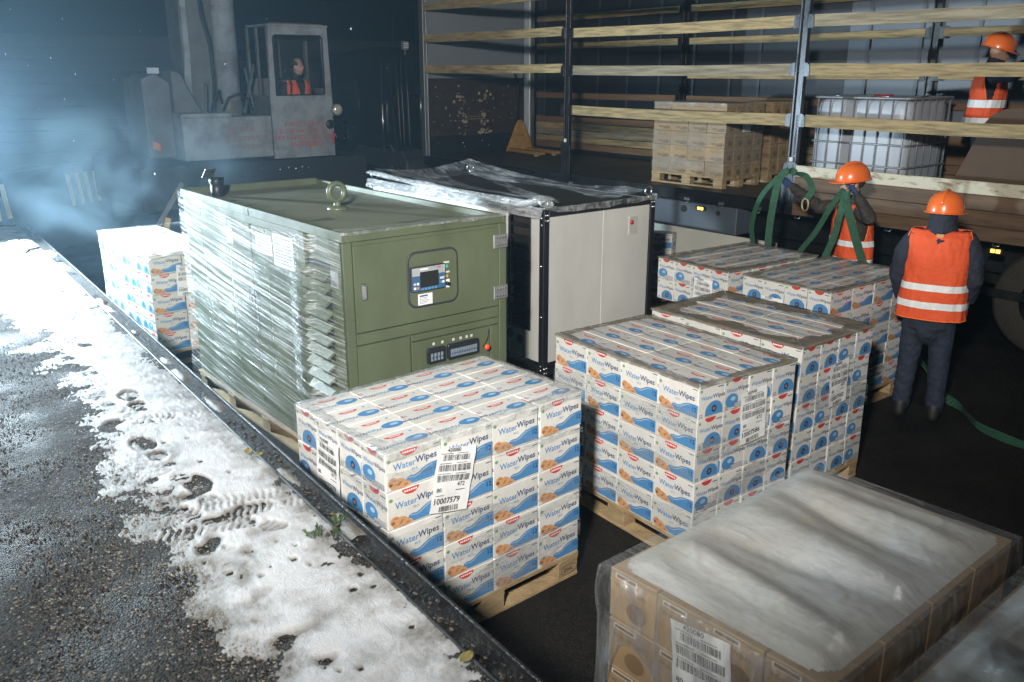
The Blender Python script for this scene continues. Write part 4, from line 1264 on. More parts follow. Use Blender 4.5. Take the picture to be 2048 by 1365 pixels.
# pillars with board pockets
BZ = [3.68, 3.17, 2.665, 2.12]
def pillar(y, side, shiny):
    x = XN if side < 0 else XF
    mm = M('pillar_bright', (.085, .09, .10), .34, .7, var=.6, vs=7, st=(2, 2, .5), rv=.15) if shiny else TBLACK
    m = MB()
    m.span((x - .03, y - .055, 1.207), (x + .03, y - .035, 4.0)); m.span((x - .03, y + .035, 1.207), (x + .03, y + .055, 4.0)); m.span((x - .004 + .0, y - .0345, 1.207), (x + .03, y + .0345, 4.0))
    p = tb('pillar', m, mm, .003)
    if side < 0:
        m = MB().prism(rrect(-.10, 1.14, .10, 1.66, .07), (x - .0305, y, 0), (0, -1, 0), (0, 0, 1), .012)
        q = m.build('foot_plate', mm, p, bevel=.003)
        m = MB()
        for dy in (-.035, .035):
            m.span((x - .05, y + dy - .006, 1.18), (x - .0428, y + dy + .006, 1.6))
        m.build('plate_rib', mm, q)
        MB().span((x - .052, y - .025, 1.66), (x - .031, y + .02, 1.71)).build('latch', M('latch_white', (.62, .63, .62), .4), p, bevel=.004)
        for k in range(26):
            MB().cyl((x - .0305 + .02, y - .012, 1.74 + k * .017), (x - .028 + .0, y - .012, 1.74 + k * .017), .005, n=6).build('adjusting_hole', RUBBER, p)
    for z in BZ[0 if side > 0 else 0:]:
        zz = z - (.06 if side > 0 else 0)
        for s in (-1, 1):
            m = MB().prism([(.056, -.075), (.125, -.075), (.125, .02), (.118, .048), (.10, .066), (.08, .072), (.056, .072)], (x - .034, y, zz), (0, s, 0), (0, 0, 1), .006 * (1 if s > 0 else -1) * -1)
            m.build('board_pocket', mm if shiny else TBLACK, p, bevel=.002)
    return p
for y, sh in ((9.72, False), (5.90, True), (2.1, True)):
    pillar(y, -1, sh)
for y in (9.72, 5.68, 2.1):
    pillar(y, 1, False)

# side boards
def board(y0, y1, z, x, h=.115, mat=WOODX, bow=0, seed=0):
    n = 10
    def fn(u, v):
        a = v * 4
        k = int(a) % 4
        c = [(-.013, -.5), (.013, -.5), (.013, .5), (-.013, .5)]
        p, q = c[k], c[(k + 1) % 4]
        t = a - int(a)
        px, pz = p[0] + (q[0] - p[0]) * t, p[1] + (q[1] - p[1]) * t
        return (x + px + .01 * math.sin(u * 3.1) * bow, y0 + (y1 - y0) * u, z + pz * h * (1 + .05 * nz(u * 4, seed, 2)) - bow * .03 * math.sin(math.pi * u) + .006 * nz(u * 2.5, seed))
    m = MB(); m.grid(n, 4, fn, 0, smooth=False)
    e = [fn(0, k / 4) for k in range(4)]; m.add(e, [(0, 1, 2, 3)])
    e = [fn(1, k / 4) for k in range(4)]; m.add(e, [(3, 2, 1, 0)])
    return m
XB = XN - .015
k = 0
for y0, y1 in ((9.84, 13.40), (6.02, 9.60), (2.22, 5.78)):
    for i, z in enumerate(BZ):
        if y0 > 9 and i == 3:
            continue
        k += 1
        tb('side_board', board(y0, y1, z + (.03 if y0 > 9 and i < 3 else 0), XB, .125 if i < 3 else .13, WOODG if (k in (7, 6, 10)) else WOODX, .6 if i == 3 else .3, k), WOODG if k in (6, 9, 12) else WOODX)
for y0, y1 in ((9.84, 13.3), (5.80, 9.60), (2.22, 5.56)):
    for i, z in enumerate((3.60, 3.11, 2.60, 2.235)):
        k += 1
        if i == 2 and y0 > 9.5:
            continue
        tb('side_board', board(y0, y1, z, XF - .03, .10, WOODX, .2, k), WOODR if i == 3 else WOODX)
    for i, z in enumerate((1.80, 1.685, 1.57, 1.45, 1.33)):
        k += 1
        tb('side_board', board(y0, y1, z, XF - .03, .108, WOODX, .1, k), (WOODR, WOODX, WOODG, WOODX, WOODR)[i] if y0 > 5 else WOODR)
# far curtain with welded seams; light fall-off is painted into its section colours
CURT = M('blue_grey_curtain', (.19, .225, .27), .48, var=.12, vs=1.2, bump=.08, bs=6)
CURTM = M('curtain_painted_half_shade', (.06, .07, .085), .5, var=.15, vs=1.2, bump=.08, bs=6)
CURTD = M('curtain_painted_shade', (.014, .017, .023), .45, var=.2, vs=1.2, bump=.08, bs=6)
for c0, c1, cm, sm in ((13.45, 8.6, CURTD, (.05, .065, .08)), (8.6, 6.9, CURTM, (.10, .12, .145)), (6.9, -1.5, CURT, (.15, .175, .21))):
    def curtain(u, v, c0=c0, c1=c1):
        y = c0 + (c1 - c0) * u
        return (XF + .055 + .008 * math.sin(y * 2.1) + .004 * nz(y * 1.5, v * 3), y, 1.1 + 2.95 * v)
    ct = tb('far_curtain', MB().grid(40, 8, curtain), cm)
    y = c0 - .3
    while y > max(c1, 0) + .1:
        MB().span((XF + .028, y - .024, 1.25), (XF + .036, y + .024, 4.0)).build('curtain_strap', M('strap_%d' % int(c0), sm, .5), ct)  # strap tone follows the shade painted on its section
        y -= .72
tb('roof_edge', MB().span((XF - .06, -1, 4.0), (XF + .06, TH + .04, 4.12)), ALU); tb('roof_edge', MB().span((XN - .03, -1, 4.0), (XN + .06, TH + .04, 4.12)), ALU)
tb('roof_canvas', MB().grid(4, 40, lambda u, v: (XN + .05 + (XF - XN - .1) * u, TH - 14.4 * v, 4.115 + .02 * math.sin(math.pi * u))), CURT)
# lowered drop side of the last bay: planks with a worn white top edge
WORN = M('worn_white_plank', (.60, .56, .44), .65, vs=5, col2=(.26, .20, .12), thr=(.36, .46), bump=.3, bs=20, st=(6, .8, 3))
DROP = M('drop_side_brown', (.165, .10, .055), .62, vs=3.5, col2=(.085, .052, .03), bump=.25, bs=25, st=(6, .6, 5))
for z0, z1, mm in ((1.50, 1.625, WORN), (1.352, 1.497, DROP), (1.205, 1.349, DROP), (1.062, 1.202, DROP)):
    tb('drop_side_plank', MB().span((XN - .058, -.5, z0), (XN - .0255, 5.82, z1)), mm, .006)
wh = tb('wheel', MB().lathe([(.26, -.13), (.47, -.15), (.515, -.11), (.52, 0), (.515, .11), (.47, .15), (.26, .13)], 40, 0, (9.14, 3.05, .52), mtx=Matrix.Rotation(R(90), 3, 'Y')), M('dusty_tyre', (.05, .042, .034), .8, var=.3, bump=.3))
MB().lathe([(.001, -.05), (.10, -.07), (.13, -.02), (.24, .02), (.265, -.10), (.27, -.13)], 24, 0, (9.14, 3.05, .52), mtx=Matrix.Rotation(R(90), 3, 'Y')).build('rim', TBLACK, wh)
tag(tr, 'open curtain-side semi-trailer with wooden side boards and black pillars', 'trailer')
for o in tr.children:
    for c in o.children:
        c.matrix_parent_inverse.identity()

# ------------------------------------------------------------------ cargo in the trailer
TF1 = (9.22, 7.10); TY1 = R(.5)
pallet(TF1, TY1, 'B', 'wooden pallet under the first brown carton load in the trailer', 1.2)
load(TF1, TY1, 'B', 'in trailer, first pallet', 1.344, 5, True, 'brown cartons in the trailer', 'xyt')
load_film(TF1, TY1, .8, 1.2, 1.344 + 5 * CH, 'torn stretch film around the first brown load in the trailer', 0, .05, 8, (('x', 1.9, 1.75, .25), ('x', 2.1, 2.15, .12), ('y', 1.8, 1.75, .7), ('x', 1.5, 1.45, .16)))
TF2 = (10.28, 7.16); TY2 = R(0)
pallet(TF2, TY2, 'B', 'wooden pallet against the far curtain of the trailer', 1.2)
load(TF2, TY2, 'B', 'in trailer, second pallet', 1.344, 5, True, 'brown cartons in the trailer', 'yt', keep=lambda i, j, k: j < 2)
q = pallet_label('', on_y(TF1, TY1, .42, 2.0), TY1, 0, label='small paper label on the brown load in the trailer', w=.18, h=.2)

# IBC tote
ib = empty('tote_tank', (9.5, 4.88, 1.2))
TANK = M('white_polyethylene', (.45, .49, .55), .42, var=.06, vs=2)
m = MB()
def tank_ring(z, ins, n=40):
    pts = []
    for k in range(n):
        a = 2 * math.pi * k / n
        ca, sa = math.cos(a), math.sin(a)
        e = 13
        f = (abs(ca) ** e + abs(sa) ** e) ** (-1 / e)
        pts.append((.5 + (.47 - ins) * ca * f, .60 + (.57 - ins) * sa * f, z))
    return pts
rings = [(.15, .06), (.17, .015), (.22, 0), (.6, -.006), (1.02, 0), (1.09, .008), (1.125, .03), (1.145, .07), (1.15, .25), (1.15, .44)]
vs = []
for z, i in rings:
    vs += tank_ring(z, i)
n = 40
m.add(vs, [(r * n + k, r * n + (k + 1) % n, (r + 1) * n + (k + 1) % n, (r + 1) * n + k) for r in range(len(rings) - 1) for k in range(n)], 0, True)
m.build('tank', TANK, ib)
m = MB(); m.cyl((.5, .6, 1.14), (.5, .6, 1.19), .11, n=20); m.build('filler_cap', M('cap_red', (.45, .05, .04), .4), ib)
CAGE = M('zinc_tube', (.34, .36, .38), .4, .35, var=.3, vs=20)
def rail(z, r=.011):
    return MB().tube([(x, y, z) for x, y in rrect(.0, .0, 1.0, 1.2, .09, 4)], r, 8, closed=True)
for z in (.17, .42, .66, .90, 1.16):
    rail(z, .011 if z < 1.1 else .014).build('cage_rail', CAGE, ib)
for y in [.06 + .1133 * k * 1.35 for k in range(8)]:
    for x in (0.012, .988):
        MB().tube([(x, y, .13), (x, y, 1.165)], .0095, 7).build('cage_bar', CAGE, ib)
for x in [.1 + .115 * k * 1.4 for k in range(6)]:
    for y in (.012, 1.188):
        MB().tube([(x, y, .13), (x, y, 1.165)], .0095, 7).build('cage_bar', CAGE, ib)
MB().span((0, 0, .005), (1, 1.2, .125)).build('base_pallet', M('tote_base', (.09, .09, .09), .5), ib, bevel=.01)
MB().bar((.02, .3, 1.175), (.98, .3, 1.175), .04, .01).build('top_bar', CAGE, ib); MB().bar((.02, .9, 1.175), (.98, .9, 1.175), .04, .01).build('top_bar', CAGE, ib)
tag(ib, 'white bulk liquid tank in a steel tube cage inside the trailer', 'tank')

# pallet truck parked at the headboard
pj = empty('pallet_truck', (10.72, 12.9, 1.2), R(-8))
YEL = M('worn_yellow_paint', (.50, .27, .06), .5, vs=9, col2=(.30, .16, .05), bump=.15)
for x in (-.19, .19):
    m = MB(); m.prism([(-.08, -.85), (.08, -.85), (.08, .10), (-.08, .10)], (x, 0, .035), (1, 0, 0), (0, 1, 0), .055); m.prism([(-.06, -.98), (.06, -.98), (.08, -.8505), (-.08, -.8505)], (x, 0, .04), (1, 0, 0), (0, 1, 0), .045)
    m.build('fork', YEL, pj, bevel=.006)
    MB().cyl((x - .045, -.80, .036), (x + .045, -.80, .036), .036).build('fork_wheel', M('nylon_wheel', (.5, .45, .35), .5), pj)
m = MB(); m.prism([(-.30, .03), (.30, .03), (.10, .52), (.03, .60), (-.03, .60), (-.08, .54)], (0, .115, 0), (1, 0, 0), (0, 0, 1), .03)
q = m.build('mast_plate', YEL, pj, bevel=.004)
lt = MB(); lt.text('1250', .075, (0, 0, 0), (1, 0, 0), (0, 0, 1), 0, .005, 'C'); lt.build('lettering', M('lettering_brown', (.12, .05, .02), .6), q, (0, .083, .30))
MB().cyl((0, .20, .05), (0, .20, .62), .05).build('pump', BLACK, pj)
m = MB(); m.tube([(0, .20, .6), (0, .17, 1.0), (0, .13, 1.25)], .018, 8); m.tube([(0, .13, 1.25), (-.07, .12, 1.33), (-.12, .11, 1.45), (-.10, .11, 1.53), (0, .11, 1.55), (.10, .11, 1.53), (.12, .11, 1.45), (.07, .12, 1.33), (0, .13, 1.25)], .014, 8)
m.build('handle', RUBBER, pj)
MB().cyl((-.06, .20, .08), (.06, .20, .08), .08, n=20).build('steer_wheel', RUBBER, pj)
tag(pj, 'yellow pallet truck marked 1250 parked against the trailer headboard', 'pallet truck')

# brown board leaning inside the trailer at the frame edge
bb = MB()
prof = [(4.52, 1.22), (4.19, 2.13), (4.12, 2.22), (4.0, 2.28), (3.8, 2.30), (3.0, 2.30), (2.6, 1.22)]
bb.prism([(-y, z) for y, z in prof], (9.60, 0, 0), (0, -1, 0), (.06, 0, .998), .012)
tag(bb.build('brown_panel', M('brown_hardboard', (.105, .062, .035), .7, vs=3, col2=(.08, .048, .028), bump=.1), bevel=.002), 'large brown hardboard panel with a rounded corner leaning in the trailer', 'panel')

# ================================================================== MOBILE CRANE
CG = M('crane_grey_paint', (.27, .30, .325), .5, var=.25, vs=3.5, bump=.1, bs=30, col2=(.16, .17, .18), thr=(.34, .56))
CGD = M('crane_grey_dirty', (.13, .145, .155), .6, vs=3, col2=(.085, .08, .075), bump=.12, bs=30)
RUST = M('rusty_edge', (.20, .10, .05), .7, var=.4)
GLASS = film_mat('cab_glass', .02, .06, tint=(.3, .33, .35), sc=3, rough=.06, p0=.45, p1=.75, dif=.35)
RED = M('faded_red_lettering', (.50, .07, .035), .6, vs=16, col2=(.33, .15, .12), var=.3)
CX, CY = 5.75, 12.8
cr = empty('mobile_crane', (CX, CY, 0))
def cpart(name, m, mat, bev=0, parent=cr):
    return m.build(name, mat, parent, bevel=bev)
# cab: frame of posts and panels round open windows
x1, y1, zb, zt = 1.02, .80, 1.38, 3.29
m = MB()
m.prism([(0, zb), (x1, zb), (x1 + .0, 2.30), (0, 2.30)], (0, 0, 0), (1, 0, 0), (0, 0, 1), -.03)
m.prism([(0, 2.3002), (.09, 2.3002), (.11, 3.16), (.06, zt), (.04, zt)], (0, 0, 0), (1, 0, 0), (0, 0, 1), -.03)
m.prism([(.90, 2.3002), (x1, 2.3002), (x1 - .03, zt), (.88, 3.18)], (0, 0, 0), (1, 0, 0), (0, 0, 1), -.03)
m.prism([(.11, 3.1602), (.88, 3.1802), (x1 - .03, zt), (.06, zt)], (0, .0002, 0), (1, 0, 0), (0, 0, 1), -.03)
door = cpart('cab_side', m, CG, .004)
cpart('window_glass', MB().add([(.088, .012, 2.29), (.90, .012, 2.29), (.88, .012, 3.19), (.10, .012, 3.17)], [(0, 1, 2, 3)]), GLASS, parent=door)
m = MB(); m.tube([(a, -.004, b) for a, b in rrect(.10, 2.31, .895, 3.165, .05, 4)], .012, 6, closed=True); cpart('window_rubber', m, RUBBER, parent=door)
m = MB(); m.prism(rrect(.12, 2.10, .86, 2.26, .03), (0, -.0005, 0), (1, 0, 0), (0, 0, 1), .004); cpart('embossed_panel', m, CG, .002, parent=door)
m = MB(); m.span((0.001, .031, zb), (.03, y1, 2.30)); m.span((.03, .05, zb), (.05, .10, zt - .01)); m.span((.02, .40, 2.3), (.05, .45, zt - .01)); m.span((.02, y1 - .06, 2.3), (.05, y1, zt - .01)); cpart('cab_wall', m, CGD)
m = MB(); m.span((x1 - .03, .031, zb), (x1, y1, 2.4)); m.span((x1 - .05, .031, 2.4), (x1 - .012, .09, zt - .01)); m.span((x1 - .05, y1 - .08, 2.4), (x1 - .012, y1, zt - .01)); cpart('cab_wall', m, CGD)
m = MB(); m.span((0.031, y1 - .03, zb), (x1 - .031, y1 - .001, 2.55)); m.span((.5, y1 - .03, 2.55), (.56, y1 - .001, zt - .01)); cpart('cab_back', m, CGD)
cpart('roof', MB().prism([(.02, 0), (x1 - .015, 0), (x1 - .03, y1), (.03, y1)], (0, -.01, zt + .0005), (1, 0, 0), (0, 1, 0), .03), CG, .008)
cpart('roof_edge_strip', MB().span((.05, -.025, zt + .032), (x1 - .12, .02, zt + .045)), RUST)
for x in (.40, .56, .73):
    m = MB(); m.tube([(x, .18, 2.05), (x + .01, .15, 2.45)], .008, 6); m.ell((x + .01, .148, 2.48), (.018, .018, .04), 10, 6); cpart('control_lever', m, RUBBER)
m = MB(); m.span((.30, .45, 1.75), (.80, .75, 1.9)); m.span((.32, .66, 1.9), (.78, .75, 2.55)); cpart('operator_seat', m, BLACK, .03)
for k, tx in enumerate(('РАБОТА КРАНА', 'В ОХРАН ЗОНЕ ЛЭП', 'БЕЗ НАРЯДА ДОПУСКА', 'ЗАПРЕЩЕНА')):
    cpart('lettering', MB().text(tx, .082, (.54, -.0035, 1.85 - k * .098), (1, 0, 0), (0, 0, 1), 0, .022, 'C', 1.1), RED, parent=door)
m = MB().lathe([(.001, .06), (.05, .055), (.085, .03), (.095, 0), (.085, -.05), (.03, -.09)], 20, 0, (1.07, -.03, 2.08), mtx=Matrix.Rotation(R(90), 3, 'X')); hl = cpart('headlight', m, M('headlight_shell', (.35, .34, .30), .35, .6))
MB().lathe([(.001, .068), (.05, .062), (.08, .035)], 20, 0, (1.07, -.03, 2.08), mtx=Matrix.Rotation(R(90), 3, 'X')).build('lens', M('headlight_glass', (.75, .70, .55), .12, .4, var=.3, vs=40), hl)
MB().tube([(1.0, 0, 1.95), (1.05, .03, 2.0), (1.07, .03, 2.05)], .014, 6).build('bracket', RUBBER, hl)
cpart('horn', MB().lathe([(.001, .02), (.06, .018), (.075, .0), (.07, -.02)], 18, 0, (.955, -.012, 1.86), mtx=Matrix.Rotation(R(90), 3, 'X')), BLACK)
cpart('side_reflector', MB().span((.985, -.01, 1.56), (1.012, -.001, 1.76)), M('reflector_red', (.5, .06, .04), .3))
cpart('paint_scar', MB().prism([(.55, 1.53), (.80, 1.54), (.78, 1.555), (.6, 1.55)], (0, -.0004, 0), (1, 0, 0), (0, 0, 1), .001), M('old_yellow_paint', (.42, .27, .08), .6, var=.4, vs=30))
# machinery deck box beside the cab
deck = cpart('deck_box', MB().span((-1.35, .002, 1.42), (-.012, 1.2, 2.02)), CG, .012)
cpart('deck_lid', MB().span((-1.36, -.01, 2.021), (-.62, 1.2, 2.075)), CG, .008)
for k, (s, dx) in enumerate((('НЕ СТОЙ', -.06), ('ПОД СТРЕЛОЙ', 0), ('И ГРУЗОМ', .03))):
    MB().text(s, .085, (-.44 + dx, .0, 1.80 - k * .125), (1, 0, 0), (0, 0, 1), 0, .01, 'C', 1.1).build('lettering', M('faint_lettering', (.30, .10, .085), .6, vs=14, col2=(.25, .20, .20)), deck)
cpart('rear_counterweight', MB().prism([(-1.75, 1.45), (-1.36, 1.45), (-1.36, 2.5), (-1.55, 2.62), (-1.75, 2.55)], (0, .3, 0), (1, 0, 0), (0, 0, 1), -.9), CGD, .02)
cpart('machine_guard', MB().prism([(-1.35, 2.076), (-.95, 2.076), (-1.22, 2.62), (-1.35, 2.66)], (0, .25, 0), (1, 0, 0), (0, 0, 1), -.5), CGD, .01)
cpart('chassis', MB().span((-2.0, .05, .75), (1.6, 2.4, 1.36)), M('chassis_black', (.02, .021, .022), .6, var=.4), .01)
cpart('turntable', MB().lathe([(.55, 1.355), (.55, 1.41)], 32, 0, (-.3, 1.0, 0)), BLACK)
# boom and its hydraulic ram rise out of the deck
m = MB(); m.prism([(-1.12, 2.03), (-.42, 2.03), (-.40, 2.5), (-.62, 7.5), (-1.02, 7.5), (-1.05, 2.6)], (0, .55, 0), (1, 0, 0), (0, 0, 1), -.55); cpart('boom', m, CGD, .015)
cpart('boom_edge_plate', MB().prism([(-1.10, 2.2), (-.98, 2.2), (-.95, 2.9), (-.93, 7.5), (-1.0, 7.5), (-1.03, 2.9)], (0, .545, 0), (1, 0, 0), (0, 0, 1), .03), CG, .004)
cpart('lift_ram', MB().cyl((-.49, .38, 2.02), (-.42, .42, 7.5), .172, .168, 24), CG)
m = MB(); m.lathe([(.19, 2.06), (.20, 2.10), (.20, 2.2), (.18, 2.25)], 24, 0, (-.49, .38, 0)); cpart('ram_collar', m, CGD)
cpart('hydraulic_hose', MB().tube([(-.76, .30, 2.1), (-.74, .25, 2.5), (-.75, .24, 3.0), (-.83, .26, 3.4), (-.90, .3, 4.5)], .028, 8), RUBBER)
cpart('hydraulic_hose', MB().tube([(-.66, .20, 2.1), (-.60, .12, 2.28), (-.45, .10, 2.34), (-.30, .14, 2.27), (-.18, .25, 2.1)], .018, 7), RUBBER)
cpart('hydraulic_hose', MB().tube([(-.9, .15, 2.05), (-.82, .10, 2.25), (-.72, .14, 2.38), (-.66, .22, 2.2)], .016, 7), RUBBER)
for a, b in (((-.30, .3, 2.05), (-.10, .3, 2.75)), ((-.12, .35, 2.05), (-.22, .35, 2.7)), ((-.9, .28, 2.05), (-.86, .28, 2.5))):
    cpart('brace', MB().bar(a, b, .05, .02), CGD)
for k, x in enumerate((.06, .2, .32, .43, .53)):
    cpart('grease_fitting', MB().ell((x, -.02, 1.22 + .02 * (k % 2)), (.022, .022, .022), 10, 6), CHROME)
cpart('marker_plate', MB().span((-1.66, .28, 2.62), (-1.5, .295, 2.70)), M('pale_plate', (.5, .58, .62), .4)); cpart('orange_flag', MB().grid(6, 6, lambda u, v: (-1.70 + .11 * u, .27 + .02 * math.sin(u * 6), 1.60 + .10 * v - .04 * u)), M('orange_cloth', (.6, .17, .04), .7))
tag(cr, 'grey mobile crane with cab, boom and red warning lettering', 'crane')

# ================================================================== TRACTOR UNIT IN FRONT OF THE TRAILER
tu = empty('truck_tractor', (9.0, 14.0, 0))
TUB = M('tractor_black_paint', (.012, .014, .018), .24, var=.3, coat=.4)
def tp(name, m, mat=TUB, bev=0, parent=tu):
    return m.build(name, mat, parent, bevel=bev)
m = MB(); m.prism([(1.0, 1.05), (3.6, 1.05), (3.6, 2.55), (3.3, 3.0), (1.3, 3.10), (1.0, 2.95)], (2.4, 0, 0), (0, 1, 0), (0, 0, 1), -2.4); tp('cab', m, TUB, .06, )
tp('side_fairing', MB().prism([(.55, 1.0), (1.02, 1.0), (1.02, 2.95), (.75, 2.85)], (.06, 0, 0), (0, 1, 0), (0, 0, 1), -.06), TUB, .01)
tp('side_window', MB().prism([(1.9, 1.95), (2.9, 1.95), (2.8, 2.55), (1.95, 2.6)], (-.003, 0, 0), (0, 1, 0), (0, 0, 1), .003), M('cab_dark_glass', (.02, .022, .025), .06, var=0))
tp('exhaust_stack', MB().cyl((.5, .45, 1.1), (.5, .45, 2.85), .09, n=18), TUB)
for k, (x, y, z) in enumerate(((.02, .50, 2.9), (.03, .38, 2.9), (.05, .22, 2.9))):
    tp('air_line', MB().tube([(x, y, 2.93), (x, y - .02, 2.3), (x - .02, y - .08, 1.5), (x - .02, y - .10, 1.22)], .011, 6), M('glossy_black_hose', (.03, .034, .038), .25))
for k in range(4):
    x = .35 + .28 * k
    tp('coiled_hose', MB().tube([(x, .60, 2.25), (x, .3, 2.3), (x + .03, .1, 2.1), (x + .04, .06, 1.75), (x, -.05, 1.5)], .016, 6), MATS['glossy_black_hose'])
tp('grab_rail', MB().tube([(-.01, .95, 2.1), (-.05, .95, 2.05), (-.05, .95, 1.55), (-.01, .95, 1.5)], .014, 6), CHROME)
wl = tp('work_lamp', MB().span((-.06, .12, 3.03), (.06, .2, 3.18)), M('lamp_housing', (.2, .2, .2), .4), .01)
m = MB()
for i in range(3):
    for j in range(3):
        m.cyl((-.035 + .035 * i, .119, 3.07 + .035 * j), (-.035 + .035 * i, .112, 3.07 + .035 * j), .014, n=10)
m.build('lens', M('led_lens', (.7, .72, .7), .2, var=0), wl)
MB().cyl((0, .16, 2.94), (0, .16, 3.03), .012).build('bracket', STEEL, wl)
ws = tp('warning_sticker', MB().span((-.006, 2.42, 1.32), (-.002, 2.62, 1.72)), M('sticker_yellow', (.80, .60, .07), .4))
m = MB().add([(-.007, 2.60, 1.64), (-.007, 2.44, 1.64), (-.007, 2.44, 1.70), (-.007, 2.60, 1.70)], [(0, 1, 2, 3)], 0).add([(-.007, 2.58, 1.50), (-.007, 2.47, 1.46), (-.007, 2.46, 1.60), (-.007, 2.55, 1.62)], [(0, 1, 2, 3)], 1).add([(-.007, 2.58, 1.36), (-.007, 2.46, 1.36), (-.007, 2.46, 1.42), (-.007, 2.58, 1.42)], [(0, 1, 2, 3)], 1)
m.build('pictogram', [P_RED, INK], ws)
tp('fender', MB().prism([(.15, .86), (2.2, .86), (2.2, 1.08), (2.0, 1.24), (.4, 1.24), (.15, 1.05)], (.5, 0, 0), (0, 1, 0), (0, 0, 1), -.55), M('fender_grey', (.045, .05, .058), .5), .03)
tp('step_handle', MB().tube([(-.06, .9, 1.22), (-.1, .9, 1.3), (-.1, .6, 1.32), (-.06, .6, 1.2)], .012, 6), STEEL)
tp('tractor_frame', MB().span((.7, -1.2, .6), (1.6, 3.4, 1.0)), TBLACK)
for y in (.6, 2.9):
    w = tp('wheel', MB().lathe([(.26, -.14), (.47, -.15), (.52, -.1), (.52, .1), (.47, .15), (.26, .14)], 32, 0, (.2, y, .52), mtx=Matrix.Rotation(R(90), 3, 'Y')), RUBBER)
    MB().lathe([(.001, -.04), (.12, -.06), (.24, 0), (.27, -.13)], 20, 0, (.2, y, .52), mtx=Matrix.Rotation(R(90), 3, 'Y')).build('rim', STEEL, w)
for x, y in ((.2, .9), (.9, 1.2)):
    tp('antenna', MB().tube([(x, y, 3.0), (x + .02, y, 3.75)], .006, 5), BLACK)
tag(tu, 'black truck tractor unit between the crane cab and the trailer', 'truck')

# ================================================================== PEOPLE
SKIN = M('skin', (.42, .24, .16), .5, var=.12, vs=20)
NAVYC = M('navy_workwear', (.018, .024, .042), .8, var=.3, vs=12, bump=.5, bs=22)
DENIM = M('dark_blue_trousers', (.022, .03, .055), .85, var=.3, vs=14, bump=.5, bs=24)
BRNJ = M('dark_brown_jacket', (.045, .038, .032), .8, var=.3, vs=12, bump=.5, bs=22)
GLOVE = M('blue_work_glove', (.02, .06, .16), .75, var=.25, vs=30)
BOOT = M('black_boot', (.012, .012, .012), .6)
HIVIS = M('orange_hi_vis', (.78, .10, .025), .75, var=.12, vs=7, bump=.35, bs=30)
PIPING = M('orange_piping', (.95, .20, .03), .7, var=0)
TAPE_R = M('reflective_tape', (.80, .82, .83), .4, var=.05, bump=.15, bs=40)
ORANGE_H = M('orange_hard_hat', (.85, .17, .035), .3, var=.06, coat=.4)

def remesh_body(name, parts, mats, parent, voxel=.0105, wrinkle=.010):
    """parts: list of (kind, data, mat index). Lofts are fused by voxel remeshing into one continuous skin."""
    b = MB()
    caps = []
    for pts, rad, fl, mi in parts:
        P = [Vector(p) for p in pts]
        fr = frames(P, fl[1] if isinstance(fl, tuple) else None)
        f = fl[0] if isinstance(fl, tuple) else fl
        # rounded ends
        b.tube(P, rad, 16, 0, True, True, flat=f, up=fl[1] if isinstance(fl, tuple) else None)
        for q, r in ((P[0], rad[0]), (P[-1], rad[-1])):
            b.ell(q, (r * min(1, f if f < 1 else 1),) * 3 if f != 1 else (r, r, r), 12, 8)
        for i in range(len(P) - 1):
            caps.append((P[i], P[i + 1], rad[i] * (1 + f) / 2, rad[i + 1] * (1 + f) / 2, mi))
    me = b.mesh('tmp', [SKIN])
    ob = bpy.data.objects.new('tmp', me)
    COL.objects.link(ob)
    md = ob.modifiers.new('r', 'REMESH'); md.mode = 'VOXEL'; md.voxel_size = voxel
    sm = ob.modifiers.new('s', 'SMOOTH'); sm.iterations = 4; sm.factor = .5
    dg = bpy.context.evaluated_depsgraph_get()
    out = bpy.data.meshes.new_from_object(ob.evaluated_get(dg))
    bpy.data.objects.remove(ob)
    out.materials.clear()
    for x in mats:
        out.materials.append(x)
    vm = []
    for v in out.vertices:
        best, mi = 9, 0
        for p, q, r0, r1, k in caps:
            d = q - p
            t = max(0, min(1, (v.co - p).dot(d) / max(d.length_squared, 1e-9)))
            e = (v.co - (p + d * t)).length - (r0 + (r1 - r0) * t)
            if e < best:
                best, mi = e, k
        vm.append(mi)
    nn = [Vector(v.normal) for v in out.vertices]
    for i, v in enumerate(out.vertices):
        if vm[i] in (1, 2):
            c = v.co
            w = .7 * nz(c.x * 9, c.y * 9, c.z * 15) + .55 * nz(c.x * 20, c.y * 20, c.z * 34) + .3 * nz(c.x * 45, c.y * 45, c.z * 60)
            v.co += nn[i] * w * wrinkle
    for p in out.polygons:
        ks = [vm[i] for i in p.vertices]
        p.material_index = max(set(ks), key=ks.count)
        p.use_smooth = True
    return put(name, out, parent)

def hand(palm, dirn, side, mi, curl=.5, grip=None):
    """palm + five separate curved fingers as lofts"""
    d = Vector(dirn).normalized(); s = Vector(side).normalized(); n = d.cross(s)
    P = Vector(palm)
    out = [([P - d * .045, P, P + d * .045], [.028, .038, .036], (.55, tuple(n)), mi)]
    for k, (off, ln) in enumerate(((-.03, .062), (-.010, .075), (.011, .07), (.030, .055))):
        a = P + d * .045 + s * off
        b = a + d * ln * .45 * (1 - curl * .3) - n * ln * .25 * curl
        c = b + d * ln * .45 * (1 - curl) - n * ln * .55 * curl
        out.append(([a - d * .02, a, b, c], [.011, .0105, .0098, .0085], 1, mi))
    a = P - s * .032 - d * .015
    out.append(([a + s * .015, a - s * .018 + d * .02, a - s * .012 + d * .055 - n * .02], [.0125, .0115, .0095], 1, mi))
    return out

def torso_loft(path):
    """path of (center, half width, half depth, right vector)"""
    return path

